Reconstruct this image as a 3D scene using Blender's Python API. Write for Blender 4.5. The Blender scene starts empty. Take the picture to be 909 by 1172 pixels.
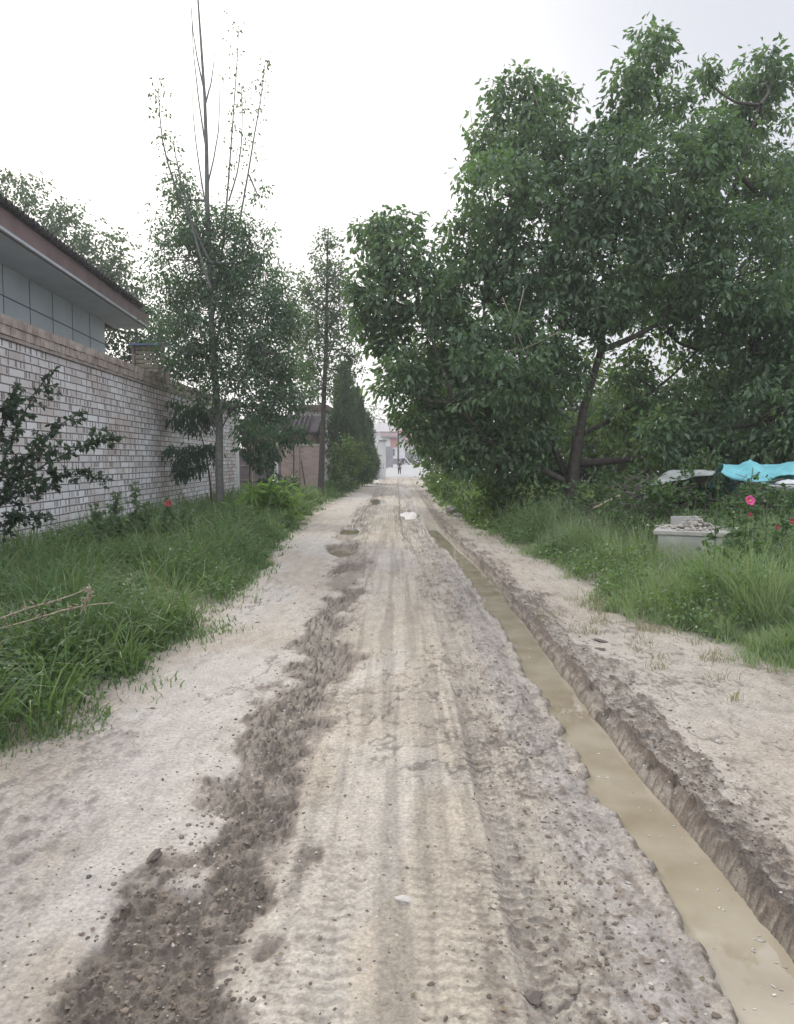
import bpy, math, random
import numpy as np
from mathutils import Vector
SC = bpy.context.scene
COL = SC.collection
rng = np.random.default_rng(7)
R = math.radians
# ------------------------------------------------------------------ camera
H0 = 1.6; F = 850.0; CX, CY = 454.5, 586.0; HORIZ = 526.0
PITCH = math.atan((CY-HORIZ)/F)
cam = bpy.data.objects.new('camera', bpy.data.cameras.new('camera')); COL.objects.link(cam)
cam.location = (0, 0, H0); cam.rotation_euler = (R(90)-PITCH, 0, 0)
cam.data.sensor_fit = 'VERTICAL'; cam.data.sensor_height = 36; cam.data.lens = F/1172*36
cam.data.clip_start = .05; cam.data.clip_end = 6000
SC.camera = cam
# ------------------------------------------------------------------ sky and sun
SUN_EL, SUN_AZ = R(30), R(-26)      # azimuth from +Y, negative = left
w = bpy.data.worlds.new("World"); SC.world = w; w.use_nodes = True
nt = w.node_tree; nt.nodes.clear()
N = nt.nodes.new; L = nt.links.new
sky = N('ShaderNodeTexSky'); sky.sky_type = 'NISHITA'; sky.sun_disc = False
sky.sun_elevation = SUN_EL; sky.sun_rotation = SUN_AZ
sky.air_density = 1.2; sky.dust_density = 4.0; sky.ozone_density = 1.0
tc = N('ShaderNodeTexCoord')
dot = N('ShaderNodeVectorMath'); dot.operation = 'DOT_PRODUCT'
dot.inputs[1].default_value = (math.sin(R(-28))*math.cos(R(14)), math.cos(R(-28))*math.cos(R(14)), math.sin(R(14)))
L(tc.outputs['Generated'], dot.inputs[0])
mr = N('ShaderNodeMapRange'); mr.inputs['From Min'].default_value = .62; mr.inputs['From Max'].default_value = 1.0
mr.interpolation_type = 'SMOOTHERSTEP'
L(dot.outputs['Value'], mr.inputs['Value'])
cn = N('ShaderNodeTexNoise'); cn.inputs['Scale'].default_value = 1.6; cn.inputs['Detail'].default_value = 5
cm = N('ShaderNodeMapping'); cm.inputs['Scale'].default_value = (1, 1, 3.2)
L(tc.outputs['Generated'], cm.inputs['Vector']); L(cm.outputs['Vector'], cn.inputs['Vector'])
veil = N('ShaderNodeMix'); veil.data_type = 'RGBA'
veil.inputs[6].default_value = (3.75, 3.85, 4.2, 1); veil.inputs[7].default_value = (6.6, 6.5, 6.45, 1)
L(mr.outputs['Result'], veil.inputs[0])
mul = N('ShaderNodeMix'); mul.data_type = 'RGBA'; mul.blend_type = 'MULTIPLY'; mul.inputs[0].default_value = 1
cr = N('ShaderNodeMapRange'); cr.inputs['From Min'].default_value = .3; cr.inputs['From Max'].default_value = .7
cr.inputs['To Min'].default_value = .95; cr.inputs['To Max'].default_value = 1.05
L(cn.outputs['Fac'], cr.inputs['Value'])
L(veil.outputs[2], mul.inputs[6]); L(cr.outputs['Result'], mul.inputs[7])
# thin overcast, with an added boost in the unseen sky overhead as fill
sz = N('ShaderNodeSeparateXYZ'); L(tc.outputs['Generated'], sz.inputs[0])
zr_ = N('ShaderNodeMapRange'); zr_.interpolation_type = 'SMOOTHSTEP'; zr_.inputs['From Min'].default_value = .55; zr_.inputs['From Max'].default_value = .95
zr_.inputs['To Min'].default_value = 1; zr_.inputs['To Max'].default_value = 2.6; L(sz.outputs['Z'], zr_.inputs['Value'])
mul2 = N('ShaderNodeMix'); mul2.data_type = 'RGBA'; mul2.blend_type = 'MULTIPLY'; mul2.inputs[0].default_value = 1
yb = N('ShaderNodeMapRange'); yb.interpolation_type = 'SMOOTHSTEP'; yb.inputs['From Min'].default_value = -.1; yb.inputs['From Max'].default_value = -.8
yb.inputs['To Min'].default_value = 1; yb.inputs['To Max'].default_value = 2.1; L(sz.outputs['Y'], yb.inputs['Value'])  # added fill: unseen sky behind the camera brightened to light the foliage
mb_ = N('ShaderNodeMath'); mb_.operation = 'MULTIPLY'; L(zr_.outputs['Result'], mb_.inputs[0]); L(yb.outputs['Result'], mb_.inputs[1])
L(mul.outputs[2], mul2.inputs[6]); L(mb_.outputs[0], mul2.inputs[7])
hs = N('ShaderNodeHueSaturation'); hs.inputs['Saturation'].default_value = .45
L(sky.outputs['Color'], hs.inputs['Color'])
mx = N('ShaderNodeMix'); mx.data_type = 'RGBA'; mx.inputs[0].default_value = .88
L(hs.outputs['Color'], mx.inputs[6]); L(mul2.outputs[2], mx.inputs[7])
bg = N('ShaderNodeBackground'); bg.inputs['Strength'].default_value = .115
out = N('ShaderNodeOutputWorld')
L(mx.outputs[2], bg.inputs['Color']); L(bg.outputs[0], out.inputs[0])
sl = bpy.data.lights.new('sun', 'SUN'); sl.energy = 1.3; sl.angle = R(11); sl.color = (1, .93, .82)
so = bpy.data.objects.new('sun', sl); COL.objects.link(so)
sd = Vector((math.sin(SUN_AZ)*math.cos(SUN_EL), math.cos(SUN_AZ)*math.cos(SUN_EL), math.sin(SUN_EL)))
so.rotation_euler = sd.to_track_quat('Z', 'Y').to_euler(); so.location = (0, 0, 40)
SC.view_settings.view_transform = 'Standard'; SC.view_settings.look = 'None'
SC.view_settings.gamma = 1; SC.view_settings.exposure = .80
SC.render.engine = 'CYCLES'
# ------------------------------------------------------------------ helpers
def at(px, py, d):
    """world point seen at photo pixel (px,py) at depth y=d"""
    u = (px-CX)/F; v = (CY-py)/F
    dy = math.cos(PITCH)+v*math.sin(PITCH); dz = -math.sin(PITCH)+v*math.cos(PITCH)
    return np.array([u/dy*d, d, H0+dz/dy*d])
def gnd(px, py, z=0):
    u = (px-CX)/F; v = (CY-py)/F
    dy = math.cos(PITCH)+v*math.sin(PITCH); dz = -math.sin(PITCH)+v*math.cos(PITCH)
    t = (z-H0)/dz
    return np.array([u*t, dy*t, z])
def hsh(ix, iy, s):
    n = (ix.astype(np.int64)*374761393 + iy.astype(np.int64)*668265263 + s*1274126177) & 0xffffffff
    n = ((n ^ (n >> 13))*1274126177) & 0xffffffff
    return ((n ^ (n >> 16)) & 0xffffff)/float(0xffffff)
def vn(x, y, s=0):
    ix = np.floor(x); iy = np.floor(y); fx = x-ix; fy = y-iy
    fx = fx*fx*fx*(fx*(fx*6-15)+10); fy = fy*fy*fy*(fy*(fy*6-15)+10)
    a = hsh(ix, iy, s); b = hsh(ix+1, iy, s); c = hsh(ix, iy+1, s); d = hsh(ix+1, iy+1, s)
    return (a*(1-fx)+b*fx)*(1-fy)+(c*(1-fx)+d*fx)*fy
def fbm(x, y, o=4, s=0, g=.5):
    r = 0; a = 1; t = 0
    for i in range(o):
        ca, sa = math.cos(i*1.1+.4), math.sin(i*1.1+.4)
        r = r+a*vn((x*ca-y*sa)*2**i+17*i, (x*sa+y*ca)*2**i+5*i, s+i*13); t += a; a *= g
    return r/t
def ss(a, b, x):
    t = np.clip((x-a)/(b-a), 0, 1); return t*t*(3-2*t)
def band(a, b, e, x): return ss(a-e, a+e, x)*(1-ss(b-e, b+e, x))

def tag(o, label=None, cat=None, group=None, kind=None):
    for k, v in (('label', label), ('category', cat), ('group', group), ('kind', kind)):
        if v: o[k] = v
    return o
def empty(name, loc, label, cat, group=None, rz=0):
    o = bpy.data.objects.new(name, None); COL.objects.link(o); o.location = [float(c) for c in loc]
    o.rotation_euler = (0, 0, rz); o.empty_display_size = .2
    return tag(o, label, cat, group)
def link(name, me, mat, parent=None, loc=None, rz=0):
    o = bpy.data.objects.new(name, me); COL.objects.link(o)
    if mat:
        for m in (mat if isinstance(mat, (list, tuple)) else [mat]): me.materials.append(m)
    if loc is not None: o.location = [float(c) for c in loc]
    if rz: o.rotation_euler = (0, 0, rz)
    if parent: o.parent = parent
    return o
def np_mesh(name, V, faces, col=None, smooth=False, extra=None):
    """faces: list of (n,k) int arrays"""
    me = bpy.data.meshes.new(name)
    V = np.asarray(V, dtype=np.float32); me.vertices.add(len(V)); me.vertices.foreach_set('co', V.ravel())
    faces = [f for f in faces if len(f)]
    loops = np.concatenate([f.ravel() for f in faces]).astype(np.int32)
    tot = np.concatenate([np.full(len(f), f.shape[1]) for f in faces]).astype(np.int32)
    st = np.concatenate([[0], np.cumsum(tot)[:-1]]).astype(np.int32)
    me.loops.add(len(loops)); me.loops.foreach_set('vertex_index', loops)
    me.polygons.add(len(tot)); me.polygons.foreach_set('loop_start', st)
    me.polygons.foreach_set('use_smooth', np.full(len(tot), smooth))
    me.update(calc_edges=True)
    if col is not None:
        a = me.attributes.new('Col', 'FLOAT_COLOR', 'POINT')
        c = np.ones((len(V), 4), np.float32); c[:, :3] = col; a.data.foreach_set('color', c.ravel())
    for k, v in (extra or {}).items():
        a = me.attributes.new(k, 'FLOAT', 'POINT'); a.data.foreach_set('value', np.asarray(v, np.float32))
    return me
class MB:
    """collects boxes, tubes, prisms of ONE part"""
    def __init__(s): s.v = []; s.f = []; s.n = 0
    def add(s, V, Fs):
        V = np.asarray(V, float); s.v.append(V)
        for f in Fs: s.f.append([i+s.n for i in f])
        s.n += len(V)
    def box(s, c, d, rz=0, jitter=0, rx=0, ry=0):
        x, y, z = d[0]/2, d[1]/2, d[2]/2
        b = min(x, y, z)*.12
        V = []
        for (a, bb, cc) in [(-1,-1,-1),(1,-1,-1),(1,1,-1),(-1,1,-1),(-1,-1,1),(1,-1,1),(1,1,1),(-1,1,1)]:
            V.append((a*x, bb*y, cc*z))
        V = np.array(V)
        if jitter: V = V+rng.uniform(-jitter, jitter, V.shape)
        ca, sa = math.cos(rx), math.sin(rx); V = V@np.array([[1,0,0],[0,ca,sa],[0,-sa,ca]])
        ca, sa = math.cos(ry), math.sin(ry); V = V@np.array([[ca,0,-sa],[0,1,0],[sa,0,ca]])
        ca, sa = math.cos(rz), math.sin(rz); V = V@np.array([[ca,sa,0],[-sa,ca,0],[0,0,1]])
        s.add(V+np.asarray(c, float), [(3,2,1,0),(4,5,6,7),(0,1,5,4),(1,2,6,5),(2,3,7,6),(3,0,4,7)])
    def tube(s, P, rad, k=8, cap=True):
        V, Fq = tube_arr(np.asarray(P, float), np.asarray(rad, float)*np.ones(len(P)), k)
        s.add(V, Fq.tolist())
        if cap:
            n = len(P); s.f.append([s.n-len(V)+i for i in range(k)][::-1]); s.f.append([s.n-k+i for i in range(k)])
    def prism(s, pts, axis, a, b):
        """2D polygon extruded along axis 'x' or 'y' from a to b; pts are (other, z)"""
        n = len(pts); V = []
        for t in (a, b):
            for p in pts: V.append((t, p[0], p[1]) if axis == 'x' else (p[0], t, p[1]))
        Fs = [list(range(n))[::-1], list(range(n, 2*n))]+[[i, (i+1) % n, (i+1) % n+n, i+n] for i in range(n)]
        s.add(V, Fs)
    def mesh(s, name, smooth=False):
        me = bpy.data.meshes.new(name); me.from_pydata(np.concatenate(s.v).tolist(), [], s.f)
        import bmesh
        bm = bmesh.new(); bm.from_mesh(me); bmesh.ops.recalc_face_normals(bm, faces=bm.faces); bm.to_mesh(me); bm.free()
        me.polygons.foreach_set('use_smooth', [smooth]*len(me.polygons)); me.update()
        return me
    def build(s, name, mat, parent=None, smooth=False, bevel=0, loc=None, rz=0):
        o = link(name, s.mesh(name, smooth), mat, parent, loc, rz)
        if bevel:
            m = o.modifiers.new('bevel', 'BEVEL'); m.width = bevel; m.segments = 2; m.limit_method = 'ANGLE'
        return o
def tube_arr(P, rad, k=6):
    n = len(P); T = np.gradient(P, axis=0); T /= np.linalg.norm(T, axis=1)[:, None]+1e-9
    up = np.array([0.13, 0.31, 1.0]) if abs(T[0][2]) < .9 else np.array([1.0, .2, .1])
    A = np.cross(T, up); A /= np.linalg.norm(A, axis=1)[:, None]+1e-9
    B = np.cross(T, A); an = np.arange(k)*2*math.pi/k
    V = P[:, None, :]+rad[:, None, None]*(np.cos(an)[None, :, None]*A[:, None, :]+np.sin(an)[None, :, None]*B[:, None, :])
    i = np.arange(n-1)[:, None]*k; j = np.arange(k)[None, :]; j2 = (j+1) % k
    Q = np.stack([i+j, i+j2, i+k+j2, i+k+j], -1).reshape(-1, 4)
    return V.reshape(-1, 3), Q
class Tubes:
    def __init__(s): s.v = []; s.f = []; s.n = 0
    def add(s, P, r0, r1, k=6, wob=0):
        P = np.asarray(P, float)
        if len(P) < 6:
            m = 9; t = np.linspace(0, 1, len(P)); tt = np.linspace(0, 1, m)
            Q = np.stack([np.interp(tt, t, P[:, i]) for i in range(3)], 1)
            for _ in range(2): Q[1:-1] = .25*Q[:-2]+.5*Q[1:-1]+.25*Q[2:]
            P = Q
        if wob: P = P.copy(); P[1:-1] += rng.normal(0, wob, (len(P)-2, 3))
        V, Fq = tube_arr(P, np.linspace(r0, r1, len(P)), k)
        s.v.append(V); s.f.append(Fq+s.n); s.n += len(V)
        return P
    def build(s, name, mat, parent=None):
        return link(name, np_mesh(name, np.concatenate(s.v), [np.concatenate(s.f)], smooth=True), mat, parent)

# ------------------------------------------------------------------ materials
def new_mat(name):
    m = bpy.data.materials.new(name); m.use_nodes = True; nt = m.node_tree
    return m, nt, nt.nodes['Principled BSDF'], nt.nodes.new, nt.links.new
def mat_simple(name, c, rough=.8, var=.25, scale=8, bump=.2, metal=0, c2=None, spec=.3, bscale=None):
    m, nt, b, N, L = new_mat(name)
    t = N('ShaderNodeTexCoord'); n = N('ShaderNodeTexNoise'); n.inputs['Scale'].default_value = scale; n.inputs['Detail'].default_value = 8
    L(t.outputs['Object'], n.inputs['Vector'])
    r = N('ShaderNodeValToRGB'); r.color_ramp.elements[0].position = .3; r.color_ramp.elements[1].position = .7
    lo = c2 or tuple(x*(1-var) for x in c); hi = c if c2 else tuple(min(1, x*(1+var*.6)) for x in c)
    r.color_ramp.elements[0].color = (*lo, 1); r.color_ramp.elements[1].color = (*hi, 1)
    L(n.outputs['Fac'], r.inputs['Fac']); L(r.outputs['Color'], b.inputs['Base Color'])
    b.inputs['Roughness'].default_value = rough; b.inputs['Metallic'].default_value = metal; b.inputs['Specular IOR Level'].default_value = spec
    if bump:
        n2 = N('ShaderNodeTexNoise'); n2.inputs['Scale'].default_value = bscale or scale*5; n2.inputs['Detail'].default_value = 6
        L(t.outputs['Object'], n2.inputs['Vector'])
        bp = N('ShaderNodeBump'); bp.inputs['Strength'].default_value = bump; bp.inputs['Distance'].default_value = .02
        L(n2.outputs['Fac'], bp.inputs['Height']); L(bp.outputs['Normal'], b.inputs['Normal'])
    return m
def mat_leaf(name, trans=.40, rough=.38, tint=(1.3, 1.5, .6)):
    m, nt, b, N, L = new_mat(name)
    a = N('ShaderNodeAttribute'); a.attribute_name = 'Col'
    L(a.outputs['Color'], b.inputs['Base Color']); b.inputs['Roughness'].default_value = rough
    b.inputs['Specular IOR Level'].default_value = .5
    tr = N('ShaderNodeBsdfTranslucent'); mm = N('ShaderNodeMix'); mm.data_type = 'RGBA'; mm.blend_type = 'MULTIPLY'
    mm.inputs[0].default_value = 1; mm.inputs[7].default_value = (*tint, 1)
    L(a.outputs['Color'], mm.inputs[6]); L(mm.outputs[2], tr.inputs['Color'])
    mix = N('ShaderNodeMixShader'); mix.inputs[0].default_value = trans
    L(b.outputs[0], mix.inputs[1]); L(tr.outputs[0], mix.inputs[2]); L(mix.outputs[0], nt.nodes['Material Output'].inputs['Surface'])
    return m
M_leaf = mat_leaf('leaf'); M_grass = mat_leaf('grass_blade', .35, .5)
M_bark = mat_simple('bark', (.085, .075, .065), .9, .4, 14, .8, bscale=40)
M_palebark = mat_simple('pale_bark', (.15, .15, .14), .85, .3, 9, .5)
M_stem = mat_simple('green_stem', (.10, .15, .06), .7, .3, 20, .1)
M_dry = mat_simple('dry_stalk', (.36, .30, .22), .9, .3, 30, .3)
M_conc = mat_simple('weathered_concrete', (.46, .45, .42), .9, .3, 3.5, .4, bscale=50)
M_rub = mat_simple('rubble', (.42, .39, .35), .95, .35, 8, .6)
M_white = mat_simple('white_render', (.68, .68, .67), .9, .15, 1.5, .15)

# ------------------------------------------------------------------ ground
def rise(y): return .75*ss(66, 108, y)
def bend(y): return -.30*ss(9.5, 18, y)
PUD = [(gnd(398, 607), .26, .8), (gnd(391, 631), .26, .65), (gnd(470, 588), .30, 1.6), (gnd(434, 573), .35, 2.2), (gnd(385, 655), .05, .15)]
def ground(x, y, detail=True):
    """returns height, colour(3), roughness"""
    b = bend(y); yy = np.minimum(y, 60)
    lo = fbm(x*.5, y*.35, 4, 3)
    wob = (fbm(x*.0+3, y*.9, 4, 11)-.5)*.22
    wob2 = (fbm(x*.0+9, y*1.4, 4, 12)-.5)*.16
    xs = x-b
    h = (lo-.5)*.05
    fine = fbm(x*14, y*9, 4, 21); mid = fbm(x*5, y*3.4, 4, 22)
    ridg = 1-np.abs(2*fbm(x*9, y*7, 3, 23)-1)
    clod = ss(.55, .78, fbm(x*17, y*13, 3, 24))
    clod2 = ss(.58, .70, fbm(x*30, y*22, 2, 25))
    chunk = 1-np.abs(2*fbm(x*24+y*5, y*20, 4, 28)-1)
    fleck = ss(.56, .66, fbm(x*26+y*6, y*60, 3, 26))
    fl2 = ss(.57, .68, fbm(x*60, y*75, 2, 27))
    # zones
    on = 1-ss(62, 66, y)
    far = 1-ss(22, 45, y)
    e = .05+.03*(mid-.5)
    zl = band(-.90+wob*1.5-.04*(1-ss(2.0, 3.6, y)), -.48+wob2*.5, .07, xs+(mid-.5)*.45+(fbm(x*2.2, y*1.3, 5, 19)-.5)*.5)*(.35+.65*far)
    gap = ss(.50, .62, fbm(x*1.3+4, y*.8, 3, 77))*ss(4.5, 8, y)*.6
    zl = zl*(1-gap)
    zc = band(-.48+wob2*.5, .38+wob*.3, .06, xs)
    zr = band(.40+wob*.3, .95, .05, xs)
    edgew = (fbm(x*0+5, y*3.1, 3, 31)-.5)*.07
    cut = 1-ss(15.5, 18.5, y)
    rut = band(1.0+edgew+(fbm(x*2, y*9, 5, 35, .65)-.5)*.15, 1.25+.035*(1-ss(2.2, 4, y))+edgew*.6+wob2*.25, .035, xs)*cut
    rutw = band(.90+edgew, 1.30+edgew*.5, .10, xs)*cut
    berm = np.exp(-((xs-1.33-edgew*.6-wob2*.2)/.045)**2)*(.25+.75*cut)
    zb = band(1.28, 1.62+(mid-.5)*.5+wob, .06, xs)*(.3+.7*far)
    # heights
    tread = (1-ss(4, 8, y))*np.sin(y*2*math.pi/.058+np.abs(((xs*18) % 2)-1)*2.2)
    zt = band(-.30, -.14, .02, xs)+band(.06, .27, .02, xs)+band(-.40, -.36, .02, xs)*.5
    zt = zt*ss(.38, .6, fbm(x*.7, y*.5, 3, 55))
    tread2 = band(.40, .52, .03, xs)+band(-.62, -.50, .03, xs)
    lines = (np.sin(xs*2*math.pi/.055+fbm(x, y*.3, 2, 41)*5)*.5+.5)
    h = h+.018*zc+.004*(lines-.5)*zc+.0028*tread*zt*far*ss(.38, .60, mid)
    h = h-.036*zl+zl*(.014*(ridg-.5)+.020*clod*(.4+chunk)+.016*clod2+.034*(mid-.5)+.012*(fbm(x*22, y*6, 3, 29)-.5)+.024*(chunk-.4)+.007*np.maximum(0, tread)*ss(.5, .6, mid))
    h = h-.022*zr+zr*(.022*(fbm(x*1.5, y*1.1, 4, 33)-.5)+.016*(mid-.5)+.004*clod+.003*clod2+.008*fleck*(1-.7*band(.72, .97, .05, xs))+.010*(fbm(xs*22, y*1.6, 3, 85)-.5)+.003*(chunk-.5))
    brk = ss(.40, .58, fbm(x*.6, y*.8, 3, 44)); h = h-.010*band(.385, .43, .018, xs+wob2*.25)*brk-.008*band(-.47, -.43, .018, xs+wob2*.2)*brk
    h = h+.010*tread2*np.maximum(0, tread)*far
    h = h+berm*(.018+.030*(mid-.5)+.016*clod+.022*(chunk-.4)+.014*fleck)+zb*(.010*clod+.012*(chunk-.4)+.012*fleck+.010*clod2)
    h = h-.010*rutw+rutw*(1-rut)*.016*(chunk-.5)
    base_r = h*.35
    h = h*(1-rut)+rut*(base_r-.10)
    # left pale apron and right path
    rough_l = band(-2.1, -1.30, .15, xs)*ss(.42, .62, fbm(x*2.2, y*1.2, 3, 61))*(1-ss(4, 7, y)*.6)
    h = h+rough_l*((.010*(ridg-.5)+.010*clod+.010*(chunk-.5)))
    h = h+.006*(fine-.5)+.010*(mid-.5)
    verge = ss(1.9, 3.2, x-(wob))+ss(2.0, 3.0, -x)
    h = h+.05*np.clip(verge, 0, 1)*(fbm(x*1.7, y*1.2, 4, 71)-.2)
    for p, rx, ry in PUD:
        q = ((x-p[0])/rx)**2+((y-p[1])/ry)**2+(fbm(x*5, y*2.5, 3, 81)-.5)*1.6
        mm_ = 1-ss(.3, 1.6, q); h = h*(1-mm_)+(-.085)*mm_
    h = h*(1-ss(58, 66, y))+rise(y)
    # colours
    def C(a): return np.array(a)[None, :]
    def lerp(c, d, t): return c*(1-t[:, None])+d*t[:, None]
    col = C((.40, .355, .30))*np.ones((len(x), 3))
    col = lerp(col, C((.43, .395, .345)), ss(.40, .60, fbm(x*.8, y*.45, 5, 91))*.9)
    col = lerp(col, C((.46, .435, .40)), band(-1.75+wob, -.85+wob, .3, xs+(mid-.5)*.6)*ss(.40, .56, fbm(x*1.1, y*.7, 5, 94))*.85)
    col = lerp(col, C((.45, .40, .325)), zc*ss(.35, .6, fbm(x*1.6, y*.5, 4, 92))*.8)
    col = lerp(col, C((.50, .465, .41)), zc*ss(.52, .62, fbm(x*2.1+3, y*1.2, 5, 93))*.7)
    streak = fbm(x*16, y*.5, 3, 95)
    col = col*(1-.20*ss(.45, .75, streak)*(zc+.3))[:, None]
    dark = C((.165, .136, .108)); slick = C((.38, .35, .325))
    rgh = np.full(len(x), .85)
    col = lerp(col, C((.15, .118, .088)), np.clip(rutw*(1-berm)*.75*(.5+fleck), 0, .9)); zs = band(.66+wob*.4, .97, .07, xs+(mid-.5)*.2); col = lerp(col, C((.43, .385, .32)), zr*.8); col = lerp(col, slick, zs*.85); rgh = rgh-.42*zr*ss(.35, .6, mid)
    dl = np.clip(zl*(.55+.9*(ridg-.35)+.35*clod), 0, 1)
    col = lerp(col, C((.26, .222, .183)), zl*.9); col = lerp(col, dark, np.clip(dl*1.15*ss(.30, .52, fbm(x*4.5+y, y*2.6, 4, 87)), 0, .96)); col = lerp(col, C((.10, .082, .066)), zl*ss(.6, .8, fbm(x*30, y*24, 3, 86))*.6); rgh = rgh-.28*zl
    spots = clod2*ss(.40, .62, fbm(x*2, y*1.4, 3, 97))
    col = lerp(col, C((.17, .133, .105)), np.clip(zr*(clod*.25+clod2*.6)+zc*spots*.30, 0, .9))
    col = lerp(col, C((.165, .132, .106)), np.clip(zb*(.12+clod*.5+clod2*.7+.5*fleck), 0, .92))
    col = lerp(col, C((.16, .122, .092)), np.clip(berm*.9*(.45+fleck+chunk*.3), 0, .9))
    col = lerp(col, C((.17, .14, .12)), np.clip(band(.385, .44, .02, xs+wob2*.25)*.6*brk*ss(.3, .6, mid)+band(-.48, -.43, .02, xs+wob2*.2)*.4*brk, 0, .9))
    fm = np.clip(zr*.55+band(.38, .70, .06, xs)*.5+zb*1.0+band(.25, .5, .08, xs)*.8+zl*.3+band(-.55, -.3, .08, xs)*.6+.10, 0, 1)*(1-rut)
    col = lerp(col, C((.155, .128, .108)), np.clip(fleck*.75+fl2*.5, 0, 1)*fm*ss(.34, .56, fbm(x*2.4, y*1.6, 4, 96)))
    col = lerp(col, C((.46, .42, .355)), band(.42, .72, .1, xs+wob)*ss(.45, .6, fbm(x*9, y*6, 4, 89))*.55)
    col = col*(1-.22*(tread < -.2)*zt*far)[:, None]
    col = lerp(col, C((.17, .145, .12)), np.clip(tread2*ss(.0, .8, tread)*.55*far, 0, 1))
    col = lerp(col, C((.21, .185, .16)), np.clip(rough_l*(clod+.6*clod2+.3*ridg)*.7, 0, .8))
    peb = clod2*band(1.6, 4, .1, xs)*ss(.5, .62, fbm(x*1.5, y*1.5, 3, 98))
    col = lerp(col, C((.20, .17, .14)), peb*.75)
    # moist dark soil low, near the puddle
    wet = 1-ss(-.036, -.018, h-rise(y))
    col = lerp(col, C((.15, .125, .09)), wet*.7*np.clip(rutw+on*.6, 0, 1)); rgh = rgh*(1-wet*.6)
    # verge soil
    vg = np.clip(ss(2.0, 2.6, -x+(mid-.5)*.6)+ss(2.2, 3.2, x-.02*np.minimum(y, 8)+(mid-.5)), 0, 1)
    col = lerp(col, C((.17, .155, .11)), vg*ss(.35, .6, fbm(x*1.2, y, 4, 99))*.8)
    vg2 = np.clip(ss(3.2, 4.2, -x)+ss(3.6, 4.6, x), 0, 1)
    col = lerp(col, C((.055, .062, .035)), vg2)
    col = col*(.80+.40*fine)[:, None]*((1-.16*chunk*np.clip(zl+zr*.5+zb, 0, 1))*(1-.16*zr*ss(.45, .7, fbm(xs*24, y*.9, 3, 84))))[:, None]
    crk = ss(.955, .985, 1-np.abs(2*fbm(x*3.2, y*2.6, 4, 111)-1))*ss(.5, .6, fbm(x*.9, y*.7, 3, 112))*(1-ss(8, 14, y)); h = h-.006*crk; col = col*(1-.45*crk)[:, None]
    col = col*np.array([[1.005, .985, .96]])
    return h, col, np.clip(rgh, .25, 1)
xs = list(np.arange(-2.4, 3.2, .0056))
def grow(s, st, g, lim):
    o = []; x = s
    while abs(x) < lim: x += st; st *= g; o.append(x)
    return o
xs = grow(-2.4, -.0056, 1.03, 900)[::-1]+xs+grow(xs[-1], .0056, 1.03, 900)
ys = []; y = 1.35
while y < 1500:
    ys.append(y); y += min(max(.0046, .00125*y*y), 1.5 if y < 140 else 1.5+(y-140)*.08)
ys = grow(1.35, -.0046, 1.12, 30)[::-1]+ys
X, Y = np.meshgrid(np.array(xs), np.array(ys))
x, y = X.ravel(), Y.ravel()
print('ground verts', len(x), len(ys), len(xs))
h, col, rgh = ground(x, y)
nx, ny = len(xs), len(ys)
i = (np.arange(ny-1)[:, None]*nx+np.arange(nx-1)[None, :]).ravel()
Q = np.stack([i, i+1, i+nx+1, i+nx], 1)
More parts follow.
